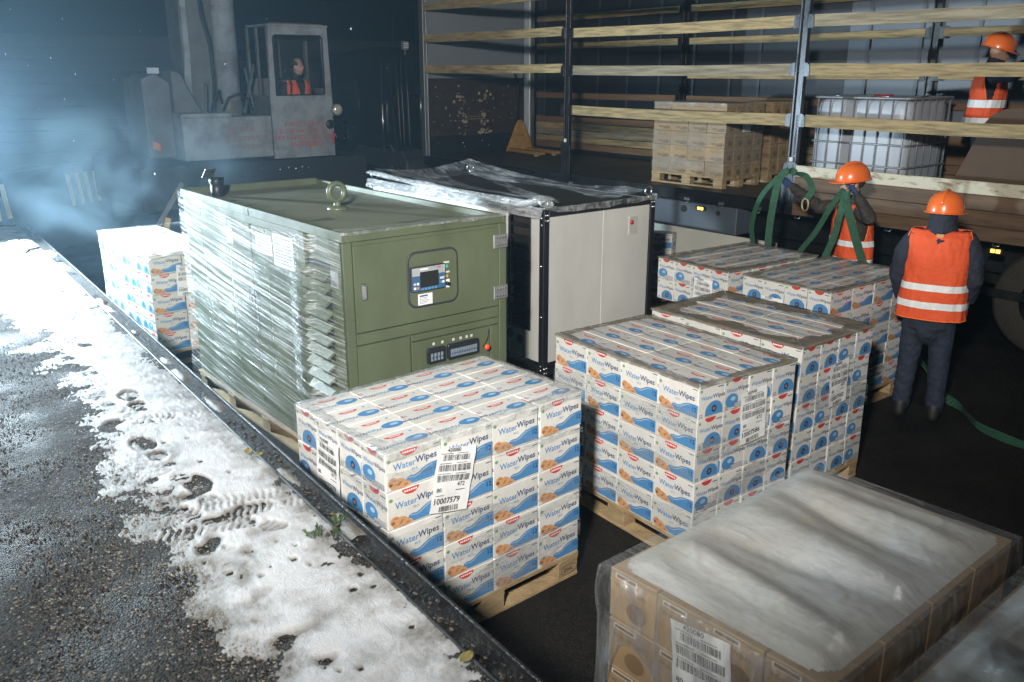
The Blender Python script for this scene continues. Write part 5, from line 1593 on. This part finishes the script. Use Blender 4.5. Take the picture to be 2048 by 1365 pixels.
def vest(parent, rings, arm_from, name='hi_vis_vest', stripes=(), open_front=True, mat=HIVIS, straps=(), neck=.0):
    """rings: list of (t, centre, rx, ry) bottom to top in local frame, x right, -y front. armholes cut above arm_from."""
    n = 56
    rows = 44
    def ring(t):
        for (a, c0, x0, y0), (b, c1, x1_, y1_) in zip(rings, rings[1:]):
            if t <= b + 1e-9:
                k = (t - a) / (b - a)
                return Vector(c0).lerp(Vector(c1), k), x0 + (x1_ - x0) * k, y0 + (y1_ - y0) * k
        t, c, x, y = rings[-1]
        return Vector(c), x, y
    def fn(u, v, extra=0):
        c, rx, ry = ring(v)
        a = 2 * math.pi * u
        e = 2.6
        ca, sa = math.sin(a), -math.cos(a)          # u = 0 is the front
        f = (abs(ca) ** e + abs(sa) ** e) ** (-1 / e)
        w = .010 * nz(math.cos(a) * 3, math.sin(a) * 3, v * 4) + .007 * nz(math.cos(a) * 8, math.sin(a) * 8, v * 6) + .003 * nz(math.cos(a) * 18, math.sin(a) * 18, v * 14)
        return Vector((c.x + (rx + w + extra) * ca * f, c.y + (ry + w + extra) * sa * f, c.z + .006 * nz(u * 12, v * 2) * (1 if v < .05 else 0)))
    def skip(u, v):
        a = abs(((u * 4) % 2) - 1)                   # 1 at front/back, 0 at the sides
        if v > arm_from:
            k = (v - arm_from) / (1 - arm_from)
            if a < .10 + .17 * min(1, k * 1.6):
                return True
        if open_front:
            gap = .012 + .055 * max(0, (v - .45) / .55)
            if min(u, 1 - u) < gap:
                return True
        return False
    m = MB()
    m.grid(n * 2, rows, lambda u, v: fn(u, v), 0, True, skip)
    o = m.build(name, mat, parent)
    so = o.modifiers.new('thickness', 'SOLIDIFY'); so.thickness = .006; so.offset = 0
    for a, b in stripes:
        s = MB()
        s.grid(n * 2, 3, lambda u, v, a=a, b=b: fn(u, a + (b - a) * v, .006), 0, True, lambda u, v, a=a: skip(u, a))
        s.build('reflective_stripe', TAPE_R, o)
    # over-shoulder bridges
    for s in straps:
        q = MB()
        pts = [Vector(p) for p in s]
        fr = frames(pts, (1, 0, 0))
        q.grid(len(pts) - 1, 4, lambda u, v: pts[min(len(pts) - 1, int(round(u * (len(pts) - 1))))] + Vector((1, 0, 0)) * (v - .5) * .13)
        q.build('shoulder_panel', mat, o)
    # piping along the back armhole edges
    pb = MB()
    for s in (1, -1):
        pts = []
        for k in range(9):
            v = arm_from + (1 - arm_from) * k / 8
            kk = k / 8
            a = .10 + .17 * min(1, kk * 1.6)
            u = .5 + s * (.25 - a / 4)
            pts.append(fn(u, v, .003))
        MB().tube(pts, .006, 6).build('armhole_piping', PIPING, o)
    pb.tube([fn(.27 + .46 * k / 20, 0.002, .003) for k in range(21)], .005, 6)
    pb.build('hem_piping', PIPING, o)
    return o

def hard_hat(parent, c, yaw, tilt=0, r=.122):
    e = bpy.data.objects.new('hard_hat', None)
    m = MB()
    prof = [(1.0, 0), (1.0, .12), (.97, .35), (.88, .62), (.70, .86), (.45, 1.02), (.2, 1.09), (.001, 1.10)]
    n = 32
    vs = []
    for rr, z in prof:
        for k in range(n):
            a = 2 * math.pi * k / n
            ridge = 1 + .035 * math.exp(-(math.sin(a) / .25) ** 2) * (z > .3)
            vs.append((math.sin(a) * r * rr * 1.0, -math.cos(a) * r * rr * 1.18, z * r * ridge * 1.02))
    m.add(vs, [(i * n + k, i * n + (k + 1) % n, (i + 1) * n + (k + 1) % n, (i + 1) * n + k) for i in range(len(prof) - 1) for k in range(n)], 0, True)
    def brim(u, v):
        a = 2 * math.pi * u
        front = max(0, math.cos(a)) ** 2
        w = .012 + .05 * front
        return (math.sin(a) * (r + w * v), -math.cos(a) * (r * 1.18 + w * v), .006 - .012 * v - .006 * (1 - v))
    m.grid(40, 3, brim)
    def brim2(u, v):
        p = brim(u, v); return (p[0], p[1], p[2] - .006)
    m.grid(40, 3, brim2)
    m.tube([(math.sin(2 * math.pi * k / 40) * (r + .012 + .05 * max(0, math.cos(2 * math.pi * k / 40)) ** 2), -math.cos(2 * math.pi * k / 40) * (r * 1.18 + .012 + .05 * max(0, math.cos(2 * math.pi * k / 40)) ** 2), -.008) for k in range(40)], .005, 6, closed=True)
    m.tube([(0, -r * 1.16 * math.cos(R(a)), r * 1.06 * math.sin(R(a)) + .012) for a in range(20, 165, 12)], .012, 8)
    o = m.build('hard_hat', ORANGE_H, parent, c, (tilt, 0, yaw))
    return o

def head(c, fwd, mi=0, hood=None):
    c = Vector(c); f = Vector(fwd).normalized(); up = Vector((0, 0, 1)); s = f.cross(up).normalized()
    out = [([c + up * .06, c - up * .0, c - up * .065 + f * .01, c - up * .10 + f * .02], [.076, .083, .072, .045], 1, mi),
           ([c + f * .03, c + f * .05 - up * .05], [.062, .05], 1, mi),
           ([c + f * .083 + up * .012, c + f * .108 - up * .022], [.010, .016], 1, mi),
           ([c + f * .078 - up * .062 - s * .02, c + f * .078 - up * .062 + s * .02], [.012, .012], 1, mi),
           ([c + f * .07 + up * .03 - s * .04, c + f * .082 + up * .033, c + f * .07 + up * .03 + s * .04], [.012, .014, .012], 1, mi)]
    for k in (-1, 1):
        out.append(([c + s * k * .082 + up * .02, c + s * k * .086 - up * .025], [.014, .011], 1, mi))
    return out
def face_bits(parent, c, fwd):
    c = Vector(c); f = Vector(fwd).normalized(); up = Vector((0, 0, 1)); s = f.cross(up).normalized()
    for k in (-1, 1):
        MB().ell(c + f * .080 + s * k * .032 + up * .008, (.011, .011, .008), 10, 6).build('eye', M('eye_dark', (.05, .04, .035), .2, var=0), parent)
    MB().tube([c + f * .090 - up * .060 - s * .022, c + f * .094 - up * .058, c + f * .090 - up * .060 + s * .022], .006, 6).build('mouth', M('lips', (.30, .12, .10), .5, var=0), parent)

def torso(cx, cy, z0, z1, lean=(0, 0), hw=.19, hd=.125):
    k = [(0, .92, 1.0), (.25, .88, .98), (.5, .95, 1.0), (.75, 1.05, 1.0), (.92, .98, .88), (1.0, .60, .70)]
    return [((cx + lean[0] * t, cy + lean[1] * t, z0 + (z1 - z0) * t), hw * a, hd * b) for t, a, b in k]
def torso_part(tz, mi):
    return ([p for p, a, b in tz], [a for p, a, b in tz], (tz[0][2] / tz[0][1], (0, 1, 0)), mi)

# ---- worker seen from behind
a2 = math.atan2(.93, -.36)
w2 = empty('person', (6.62, 3.04, 0), a2)
w2.scale = (.94, .94, 1)
tz = torso(0, 0, .86, 1.49, (0, .0), .205, .135)
parts = [torso_part(tz, 1),
         ([(0, 0, 1.46), (0, -.01, 1.56), (0, -.02, 1.62)], [.105, .088, .08], 1, 1),
         ([(0, .01, .74), (0, .0, .90)], [.185, .195], (.72, (0, 1, 0)), 1)]
for s in (-1, 1):
    parts += [([(s * .10, 0, .86), (s * .115, -.01, .50), (s * .125, .0, .30), (s * .13, .01, .10)], [.105, .085, .075, .070], 1, 2),
              ([(s * .13, .03, .05), (s * .14, -.08, .045), (s * .145, -.17, .035)], [.05, .05, .038], (.85, (0, 0, 1)), 3),
              ([(s * .18, 0, 1.43), (s * .245, .02, 1.32), (s * .275, .02, 1.14), (s * .25, -.08, .99), (s * .16, -.22, .97)], [.085, .085, .075, .065, .05], 1, 1)]
    parts += hand((s * .11, -.27, .97), (-s * .6, -.8, 0), (0, 0, 1), 4, .7)
parts += head((0, -.03, 1.63), (.15, -1, -.05), 1)
parts += [([(0, .0, 1.66), (0, .01, 1.57), (0, .01, 1.5)], [.098, .102, .115], 1, 1)]
for s in (-1, 1):
    parts += [([(s * .13, .05, .045), (s * .13, .03, .10)], [.05, .062], 1, 3)]
body = remesh_body('body', parts, [SKIN, NAVYC, DENIM, BOOT, GLOVE], w2, .0115)
rg = [(0, (0, .0, .835), .262, .175), (.25, (0, 0, 1.0), .250, .172), (.5, (0, 0, 1.16), .245, .172), (.75, (0, 0, 1.33), .243, .168), (.93, (0, .0, 1.45), .238, .135), (1, (0, 0, 1.505), .222, .085)]
vest(w2, rg, .52, stripes=((.13, .21), (.34, .42)), straps=())
hard_hat(w2, (0, -.02, 1.635), R(-8), R(4), .138)
MB().span((-.025, .112, 1.455), (.028, .128, 1.485)).build('vest_tag', M('tag_tan', (.6, .33, .15), .6), w2)
tag(w2, 'person seen from behind in orange hard hat, orange vest and dark blue workwear', 'person')

# ---- worker holding the green slings
fx, fy = -.80, .60
a1 = math.atan2(fx, -fy)
w1 = empty('person', (7.76, 4.40, 0), a1)
def to_local(o, p):
    c, s = math.cos(-o.rotation_euler.z), math.sin(-o.rotation_euler.z)
    dx, dy = p[0] - o.location.x, p[1] - o.location.y
    return Vector((dx * c - dy * s, dx * s + dy * c, p[2] - o.location.z))
HL = to_local(w1, (7.55, 5.03, 1.60))      # outstretched hand
HR = to_local(w1, (7.46, 4.26, 1.60))      # hand beside the head
tz = torso(0, 0, .86, 1.45, (0, -.02), .20, .13)
parts = [torso_part(tz, 1), ([(0, -.01, 1.43), (0, -.03, 1.53), (0, -.04, 1.58)], [.066, .058, .056], 1, 1), ([(0, .01, .74), (0, .0, .90)], [.18, .19], (.72, (0, 1, 0)), 1)]
for s in (-1, 1):
    parts += [([(s * .10, 0, .86), (s * .115, -.01, .50), (s * .125, .0, .30), (s * .13, .01, .10)], [.10, .082, .072, .066], 1, 2),
              ([(s * .13, .03, .05), (s * .14, -.08, .045), (s * .145, -.17, .035)], [.05, .05, .038], (.85, (0, 0, 1)), 3)]
for H in (HL, HR):
    s = -1 if H.x < 0 else 1
    sh = Vector((s * .19, -.02, 1.39))
    d = H - sh
    el = sh + d * .5 + Vector((s * .10, .08, -.14))
    wr = H - (H - el).normalized() * .07
    parts += [([sh, sh.lerp(el, .5), el, el.lerp(wr, .5), wr], [.082, .075, .066, .058, .046], 1, 1)]
    parts += hand(H, (H - el), (0, 0, 1) if abs((H - el).normalized().z) < .8 else (1, 0, 0), 4, .85)
parts += head((0, -.06, 1.635), (.12, -1, -.15), 0)
remesh_body('body', parts, [SKIN, BRNJ, DENIM, BOOT, GLOVE], w1, .0115)
face_bits(w1, (0, -.06, 1.635), (.12, -1, -.15))
rg = [(0, (0, .0, .815), .252, .172), (.25, (0, 0, .98), .243, .168), (.5, (0, -.01, 1.13), .238, .165), (.75, (0, -.015, 1.28), .228, .16), (.93, (0, -.02, 1.40), .195, .135), (1, (0, -.02, 1.455), .16, .10)]
vest(w1, rg, .50, stripes=((.12, .21), (.40, .49)))
hard_hat(w1, (0, -.06, 1.675), R(5), R(6), .136)
MB().ell((0, -.03, 1.66), (.092, .09, .08), 16, 10).build('hood', BRNJ, w1)
MB().tube([(-.085, -.04, 1.69), (-.075, -.09, 1.60), (-.03, -.125, 1.535), (.03, -.125, 1.535), (.075, -.09, 1.60), (.085, -.04, 1.69)], .007, 6).build('chin_strap', BLACK, w1)
tag(w1, 'person in orange hard hat and vest lifting green slings with blue gloves', 'person')

# ---- worker bending in the trailer
w3 = empty('person', (10.22, 4.44, 1.2), math.atan2(.45, .89))
tz = [((0, .0, .88), .19, .14), ((0, -.01, 1.05), .185, .135), ((0, -.02, 1.25), .20, .135), ((0, -.025, 1.42), .205, .125), ((0, -.03, 1.50), .12, .09)]
parts = [torso_part(tz, 1), ([(0, -.03, 1.47), (0, -.04, 1.55), (0, -.045, 1.60)], [.085, .07, .06], 1, 1)]
for s in (-1, 1):
    parts += [([(s * .10, 0, .90), (s * .115, -.02, .50), (s * .125, .0, .30), (s * .13, .01, .10)], [.10, .082, .072, .066], 1, 2),
              ([(s * .13, .03, .05), (s * .14, -.08, .045), (s * .145, -.17, .035)], [.05, .05, .038], (.85, (0, 0, 1)), 3),
              ([(s * .19, -.05, 1.40), (s * .26, -.22, 1.42), (s * .22, -.40, 1.54), (s * .16, -.50, 1.68)], [.088, .08, .065, .05], 1, 1)]
    parts += hand((s * .14, -.54, 1.73), (-s * .2, -.6, .75), (1, 0, 0), 4, .6)
parts += head((0, -.06, 1.64), (0, -1, -.3), 0)
remesh_body('body', parts, [SKIN, NAVYC, DENIM, BOOT, GLOVE], w3, .0135)
face_bits(w3, (0, -.06, 1.64), (0, -1, -.3))
rg = [(0, (0, .01, .80), .262, .19), (.3, (0, -.01, 1.0), .252, .182), (.55, (0, -.03, 1.18), .248, .178), (.8, (0, -.025, 1.35), .24, .165), (1, (0, -.03, 1.48), .205, .11)]
vest(w3, rg, .52, stripes=((.14, .25), (.40, .51)))
hard_hat(w3, (0, -.055, 1.68), 0, R(16), .136)
tag(w3, 'person with orange hard hat and vest reaching up inside the trailer', 'person')

# ---- crane operator
w4 = empty('person', (6.40, 13.30, 1.52), R(8))
tz = [((0, .02, .38), .19, .14), ((0, .0, .60), .185, .135), ((0, -.02, .80), .20, .135), ((0, -.02, .95), .205, .12), ((0, -.02, 1.03), .12, .09)]
parts = [torso_part(tz, 1), ([(0, -.02, 1.0), (.01, -.04, 1.08), (.02, -.05, 1.12)], [.066, .058, .056], 1, 1)]
for s in (-1, 1):
    parts += [([(s * .11, .05, .42), (s * .13, -.12, .44), (s * .13, -.26, .42), (s * .13, -.27, .05)], [.10, .09, .08, .065], 1, 2),
              ([(s * .20, -.02, .90), (s * .27, -.06, .74), (s * .22, -.20, .66), (s * .12, -.30, .70)], [.08, .07, .058, .045], 1, 1)]
    parts += hand((s * .10, -.33, .73), (-s * .3, -.8, .3), (1, 0, 0), 4, .8)
parts += head((.03, -.06, 1.20), (.35, -1, .12), 0)
remesh_body('body', parts, [SKIN, BLACK, DENIM, BOOT, SKIN], w4, .0125)
face_bits(w4, (.03, -.06, 1.20), (.35, -1, .12))
rg = [(0, (0, .02, .52), .25, .18), (.3, (0, .0, .68), .245, .178), (.6, (0, -.02, .82), .24, .175), (.85, (0, -.02, .94), .225, .16), (1, (0, -.02, 1.00), .185, .125)]
vest(w4, rg, .50, stripes=((.10, .20), (.34, .44)))
m = MB(); m.ell((.025, -.04, 1.235), (.093, .098, .085), 18, 10); o = m.build('knit_cap', RUBBER, w4)
tag(w4, 'person in dark cap and orange vest sitting in the crane cab', 'person')

# ================================================================== GREEN SLINGS
SLING = M('green_webbing', (.022, .10, .055), .7, var=.35, vs=9, bump=.4, bs=60, st=(1, 1, 3))
def ribbon(pts, w, side, mat=SLING, th=.006):
    P = [Vector(p) for p in pts]
    # smooth
    Q = []
    for i in range(len(P) - 1):
        a = P[max(i - 1, 0)]; b = P[i]; c = P[i + 1]; d = P[min(i + 2, len(P) - 1)]
        for k in range(6):
            t = k / 6
            Q.append(.5 * ((2 * b) + (c - a) * t + (2 * a - 5 * b + 4 * c - d) * t * t + (3 * b - a - 3 * c + d) * t ** 3))
    Q.append(P[-1])
    s = Vector(side).normalized()
    m = MB()
    vs = []
    for i, q in enumerate(Q):
        t = (Q[min(i + 1, len(Q) - 1)] - Q[max(i - 1, 0)]).normalized()
        ss = (s - t * s.dot(t)).normalized()
        n = ss.cross(t)
        for a, b in ((-.5, -.5), (.5, -.5), (.5, .5), (-.5, .5)):
            vs.append(q + ss * a * w + n * b * th)
    fs = [(i * 4 + k, i * 4 + (k + 1) % 4, i * 4 + 4 + (k + 1) % 4, i * 4 + 4 + k) for i in range(len(Q) - 1) for k in range(4)]
    fs += [(3, 2, 1, 0), tuple(len(vs) - 4 + k for k in range(4))]
    return m.add(vs, fs)
sd = (-.5, .86, 0)
e = empty('lifting_sling', (7.55, 5.03, 0))
def sl(name, pts, w=.085, side=sd, par=None):
    par = par or e
    o = ribbon(pts, w, side).build(name, SLING, par)
    o.location = (-par.location.x, -par.location.y, 0)
    return o
sl('webbing', [(7.53, 4.93, 1.70), (7.50, 5.0, 1.72), (7.45, 5.06, 1.62), (7.42, 5.09, 1.3), (7.42, 5.10, 1.0), (7.42, 5.08, .6), (7.45, 5.0, .1), (7.5, 4.9, .03)], .068)
sl('webbing', [(7.50, 5.02, 1.70), (7.44, 5.14, 1.58), (7.40, 5.24, 1.4), (7.38, 5.28, 1.15), (7.36, 5.22, .9), (7.36, 5.18, .4), (7.4, 5.1, .05)], .058, (.1, .99, 0))
sl('webbing', [(7.53, 4.94, 1.70), (7.60, 4.86, 1.67), (7.66, 4.82, 1.55), (7.62, 4.84, 1.45)], .06)
tag(e, 'green webbing sling hanging from the outstretched gloved hand', 'sling')
e2 = empty('lifting_sling', (7.40, 4.26, 0))
sl('webbing', [(7.40, 4.30, 1.60), (7.36, 4.27, 1.5), (7.32, 4.12, 1.2), (7.26, 3.97, .95), (7.22, 3.88, .7), (7.2, 3.8, .05)], .072, (-.6, .8, .1), e2)
sl('webbing', [(7.38, 4.30, 1.60), (7.34, 4.30, 1.45), (7.30, 4.32, 1.2), (7.28, 4.40, .95), (7.26, 4.48, .75), (7.25, 4.5, .05)], .06, (-.3, .9, 0), e2)
sl('webbing', [(7.40, 4.33, 1.62), (7.36, 4.42, 1.45), (7.36, 4.55, 1.2), (7.36, 4.72, .95), (7.38, 4.80, .7), (7.4, 4.8, .05)], .05, (-.5, .5, .4), e2)
tag(e2, 'green webbing sling draped from the gloved hand beside the hard hat', 'sling')
sh = MB(); sh.tube([(7.60 + .0, 4.84 + .035 * math.cos(R(a)), 1.40 + .06 * math.sin(R(a))) for a in range(0, 360, 20)], .011, 8, closed=True)
tag(sh.build('shackle', M('dull_brass', (.33, .27, .16), .45, .6)), 'dull metal shackle ring hanging below the outstretched hand', 'shackle')
o = ribbon([(7.35, 3.6, .35), (7.25, 3.35, .25), (7.15, 3.1, .06), (7.03, 2.88, .015), (6.85, 2.72, .02), (6.73, 2.59, .014), (6.66, 2.4, .02), (6.64, 2.23, .014), (6.62, 1.9, .014), (6.7, 1.6, .014)], .075, (.6, .7, .4)).build('lifting_sling', SLING)
tag(o, 'green webbing sling lying on the dark ground behind the standing worker', 'sling')

# ================================================================== SMALL THINGS
# cream panel and loose carton under the trailer side
pn = MB().span((8.22, 5.55, 0), (8.25, 8.4, .845))
tag(pn.build('white_panel', M('pale_panel', (.50, .50, .44), .6, var=.12, vs=2), bevel=.003), 'long pale panel standing on edge under the trailer side', 'panel')
o = put('carton', CART[0], None, (7.98, 6.98, .62), (0, 0, R(-62)))
tag(o, 'single white wipes carton in front of the pale panel under the trailer', 'carton', 'white wipes cartons stacked on pallets')
for k in range(3):
    o = put('carton', CART[k % 3], None, (7.98, 6.98 + .004 * k, .62 - CH * (k + 1)), (0, 0, R(-62 + k)))
    tag(o, 'white wipes carton ' + ORD[k + 1] + ' down in the low stack by the pale panel', 'carton', 'white wipes cartons stacked on pallets')
tag(MB().span((7.80, 6.80, 0), (8.16, 7.16, .066)).build('timber_block', WOOD, bevel=.004), 'timber block under the low carton stack by the pale panel', 'block')
# cloth, leaves, grass tufts on the snow
def cloth(u, v):
    a = 2 * math.pi * u
    r = (.17 + .05 * math.sin(a * 3 + 1) + .02 * nz(u * 9, 3)) * v
    return (1.56 + r * math.cos(a) * .8, 9.42 + r * math.sin(a) * 1.3, 1.022 + .055 * (1 - v * v) * (1 + .5 * nz(u * 6, v * 4, 2)) + .02 * abs(math.sin(a * 5 + v * 6)) * v * (1 - v) * 4)
tag(MB().grid(60, 10, cloth).build('rag', M('pale_khaki_cloth', (.45, .43, .32), .9, var=.25, vs=14, bump=.3)), 'crumpled pale khaki rag lying on the snow', 'rag')
LEAF = M('dead_leaf', (.26, .21, .07), .7, var=.3, vs=40)
def leaf(x, y, s, a, lab):
    m = MB()
    def fn(u, v):
        w = math.sin(math.pi * min(1, u * .96 + .02)) ** .8 * .42
        p = Vector(((u - .5) * s, (v - .5) * 2 * w * s * .8, .006 + .25 * s * (v - .5) ** 2 + .12 * s * (u - .5) ** 2))
        q = Matrix.Rotation(R(a), 3, 'Z') @ p
        return (x + q.x, y + q.y, q.z + 1.024)
    m.grid(10, 6, fn)
    o = m.build('leaf', LEAF); so = o.modifiers.new('thickness', 'SOLIDIFY'); so.thickness = .0015
    tag(o, lab, 'leaf', 'fallen leaves on the snow')
leaf(1.24, 1.735, .055, 20, 'yellowish leaf on the snow close to the platform edge in front')
leaf(1.335, 3.49, .06, 60, 'curled yellow leaf on snow beside the boot prints')
leaf(1.36, 3.43, .04, 10, 'small leaf just behind the curled yellow leaf')
GRASS = M('dark_grass', (.05, .085, .025), .7, var=.4, vs=60)
for gx, gy, ng, lab in ((1.235, 2.66, 14, 'green grass tuft poking through the snow'), (1.345, 2.70, 18, 'larger grass tuft at the platform edge'), (1.30, 2.62, 8, 'tiny grass tuft between the two larger tufts')):
    m = MB()
    for k in range(ng):
        x, y = gx + random.gauss(0, .012), gy + random.gauss(0, .012)
        a = random.uniform(0, 6.28); h = random.uniform(.012, .04); l = random.uniform(.01, .03)
        dx, dy = math.cos(a), math.sin(a)
        m.add([(x - dy * .0022, y + dx * .0022, 1.012), (x + dy * .0022, y - dx * .0022, 1.012), (x + dx * l * .5 + dy * .0015, y + dy * l * .5 - dx * .0015, 1.012 + h), (x + dx * l, y + dy * l, 1.012 + h * .9)], [(0, 1, 2), (0, 2, 3)])
    tag(m.build('grass_tuft', GRASS), lab, 'grass tuft', 'grass tufts at the platform edge')
# crumpled film end between the two front loads
m = MB()
for k in range(9):
    pts = [Vector((3.30 + random.gauss(0, .03), 3.62 + random.gauss(0, .03), .16))]
    for j in range(5):
        pts.append(pts[-1] + Vector((random.uniform(-.04, .02), random.uniform(-.04, .04), random.uniform(-.035, .025))))
    m.add([p for q in pts for p in (q, q + Vector((random.uniform(.01, .03), random.uniform(-.01, .01), random.uniform(.01, .03))))], [(2 * i, 2 * i + 1, 2 * i + 3, 2 * i + 2) for i in range(5)], 0, True)
tag(m.build('film_scrap', film_mat('film_scrap', .35, .85, sc=30)), 'torn tuft of clear film hanging between the two front white loads', 'film scrap')
# hazard-striped kerb wall and leaning plank beyond the platform, corrugated wall behind
kw = empty('striped_kerb_wall', (3.2, 15.0, 0), math.atan2(2.0, 2.6))
MB().span((-2.4, 0, 0), (1.1, .35, 1.25)).build('wall_block', M('black_kerb', (.022, .022, .024), .7, var=.4), kw, bevel=.02)
for x0 in (-1.75, .18):
    for k in range(4):
        MB().prism([(x0 + k * .20, .62), (x0 + k * .20 + .09, .62), (x0 + k * .20 + .02, 1.12), (x0 + k * .20 - .07, 1.12)], (0, -.0005, 0), (1, 0, 0), (0, 0, 1), .004).build('hazard_stripe', M('hazard_yellow', (.75, .62, .25), .6, var=.3), kw)
tag(kw, 'low dark kerb wall with yellow hazard stripes in the haze', 'kerb wall')
pk = MB(); pk.bar((3.12, 10.5, .80), (3.62, 10.75, 1.36), .02, .055)
tag(pk.build('plank', M('grey_old_plank', (.22, .20, .17), .7)), 'grey plank leaning up behind the generator', 'plank')
yb = MB(); yb.bar((3.25, 10.45, .80), (3.33, 10.5, 1.0), .03, .06)
tag(yb.build('yellow_post', M('post_yellow', (.5, .32, .05), .5)), 'short yellow post beside the leaning plank', 'post')
bw = empty('dark_shed', (2.0, 21.5, 0), R(-8))
SHED = M('dark_shed_paint', (.014, .015, .017), .7, var=.4, vs=2)
for k in range(14):
    MB().box((4.5, 0, .15 + k * .24), (13, .06, .225), rot=Matrix.Rotation(R(4), 3, 'X')).build('cladding_board', SHED, bw, bevel=.006)
MB().span((-2, .05, 0), (11, 4, 3.4)).build('shed_body', M('shed_dark', (.02, .02, .022), .8), bw)
tag(bw, 'dark boarded shed barely visible in the haze behind the crane', 'shed')
# falling snow caught by the light
fs_ = MB()
rn = random.Random(9)
for _ in range(45):
    x, y, z = rn.uniform(1.0, 5.2), rn.uniform(7.5, 13), rn.uniform(1.3, 3.6)
    r = rn.uniform(.0014, .0032)
    fs_.add([(x + a * r, y + b * r, z + c * r * rn.choice((1, 1, 5))) for a, b, c in ico], icf)
tag(fs_.build('falling_snow', M('snowflake', (.85, .87, .9), .5, var=0)), 'sparse snowflakes drifting through the floodlit haze', 'snow', kind='stuff')

# burnt-in mark on the corner block of the pallet beside the snow
bl = [o for o in PAL0.children if o.name.startswith('block')]
corner = max(bl, key=lambda o: max(v.co.x for v in o.data.vertices) - max(v.co.y for v in o.data.vertices))
st = MB(); st.text('EPAL', .034, (.528, -.4, .048), (1, 0, 0), (0, 0, 1), 0, .004, 'C')
st.tube([(.528 + .058 * math.cos(R(a)), -.4, .06 + .03 * math.sin(R(a))) for a in range(0, 360, 15)], .0012, 4, closed=True)
o = st.build('stamp', M('burnt_mark', (.09, .05, .03), .8), corner)
o.location = (0, -.0008, 0)
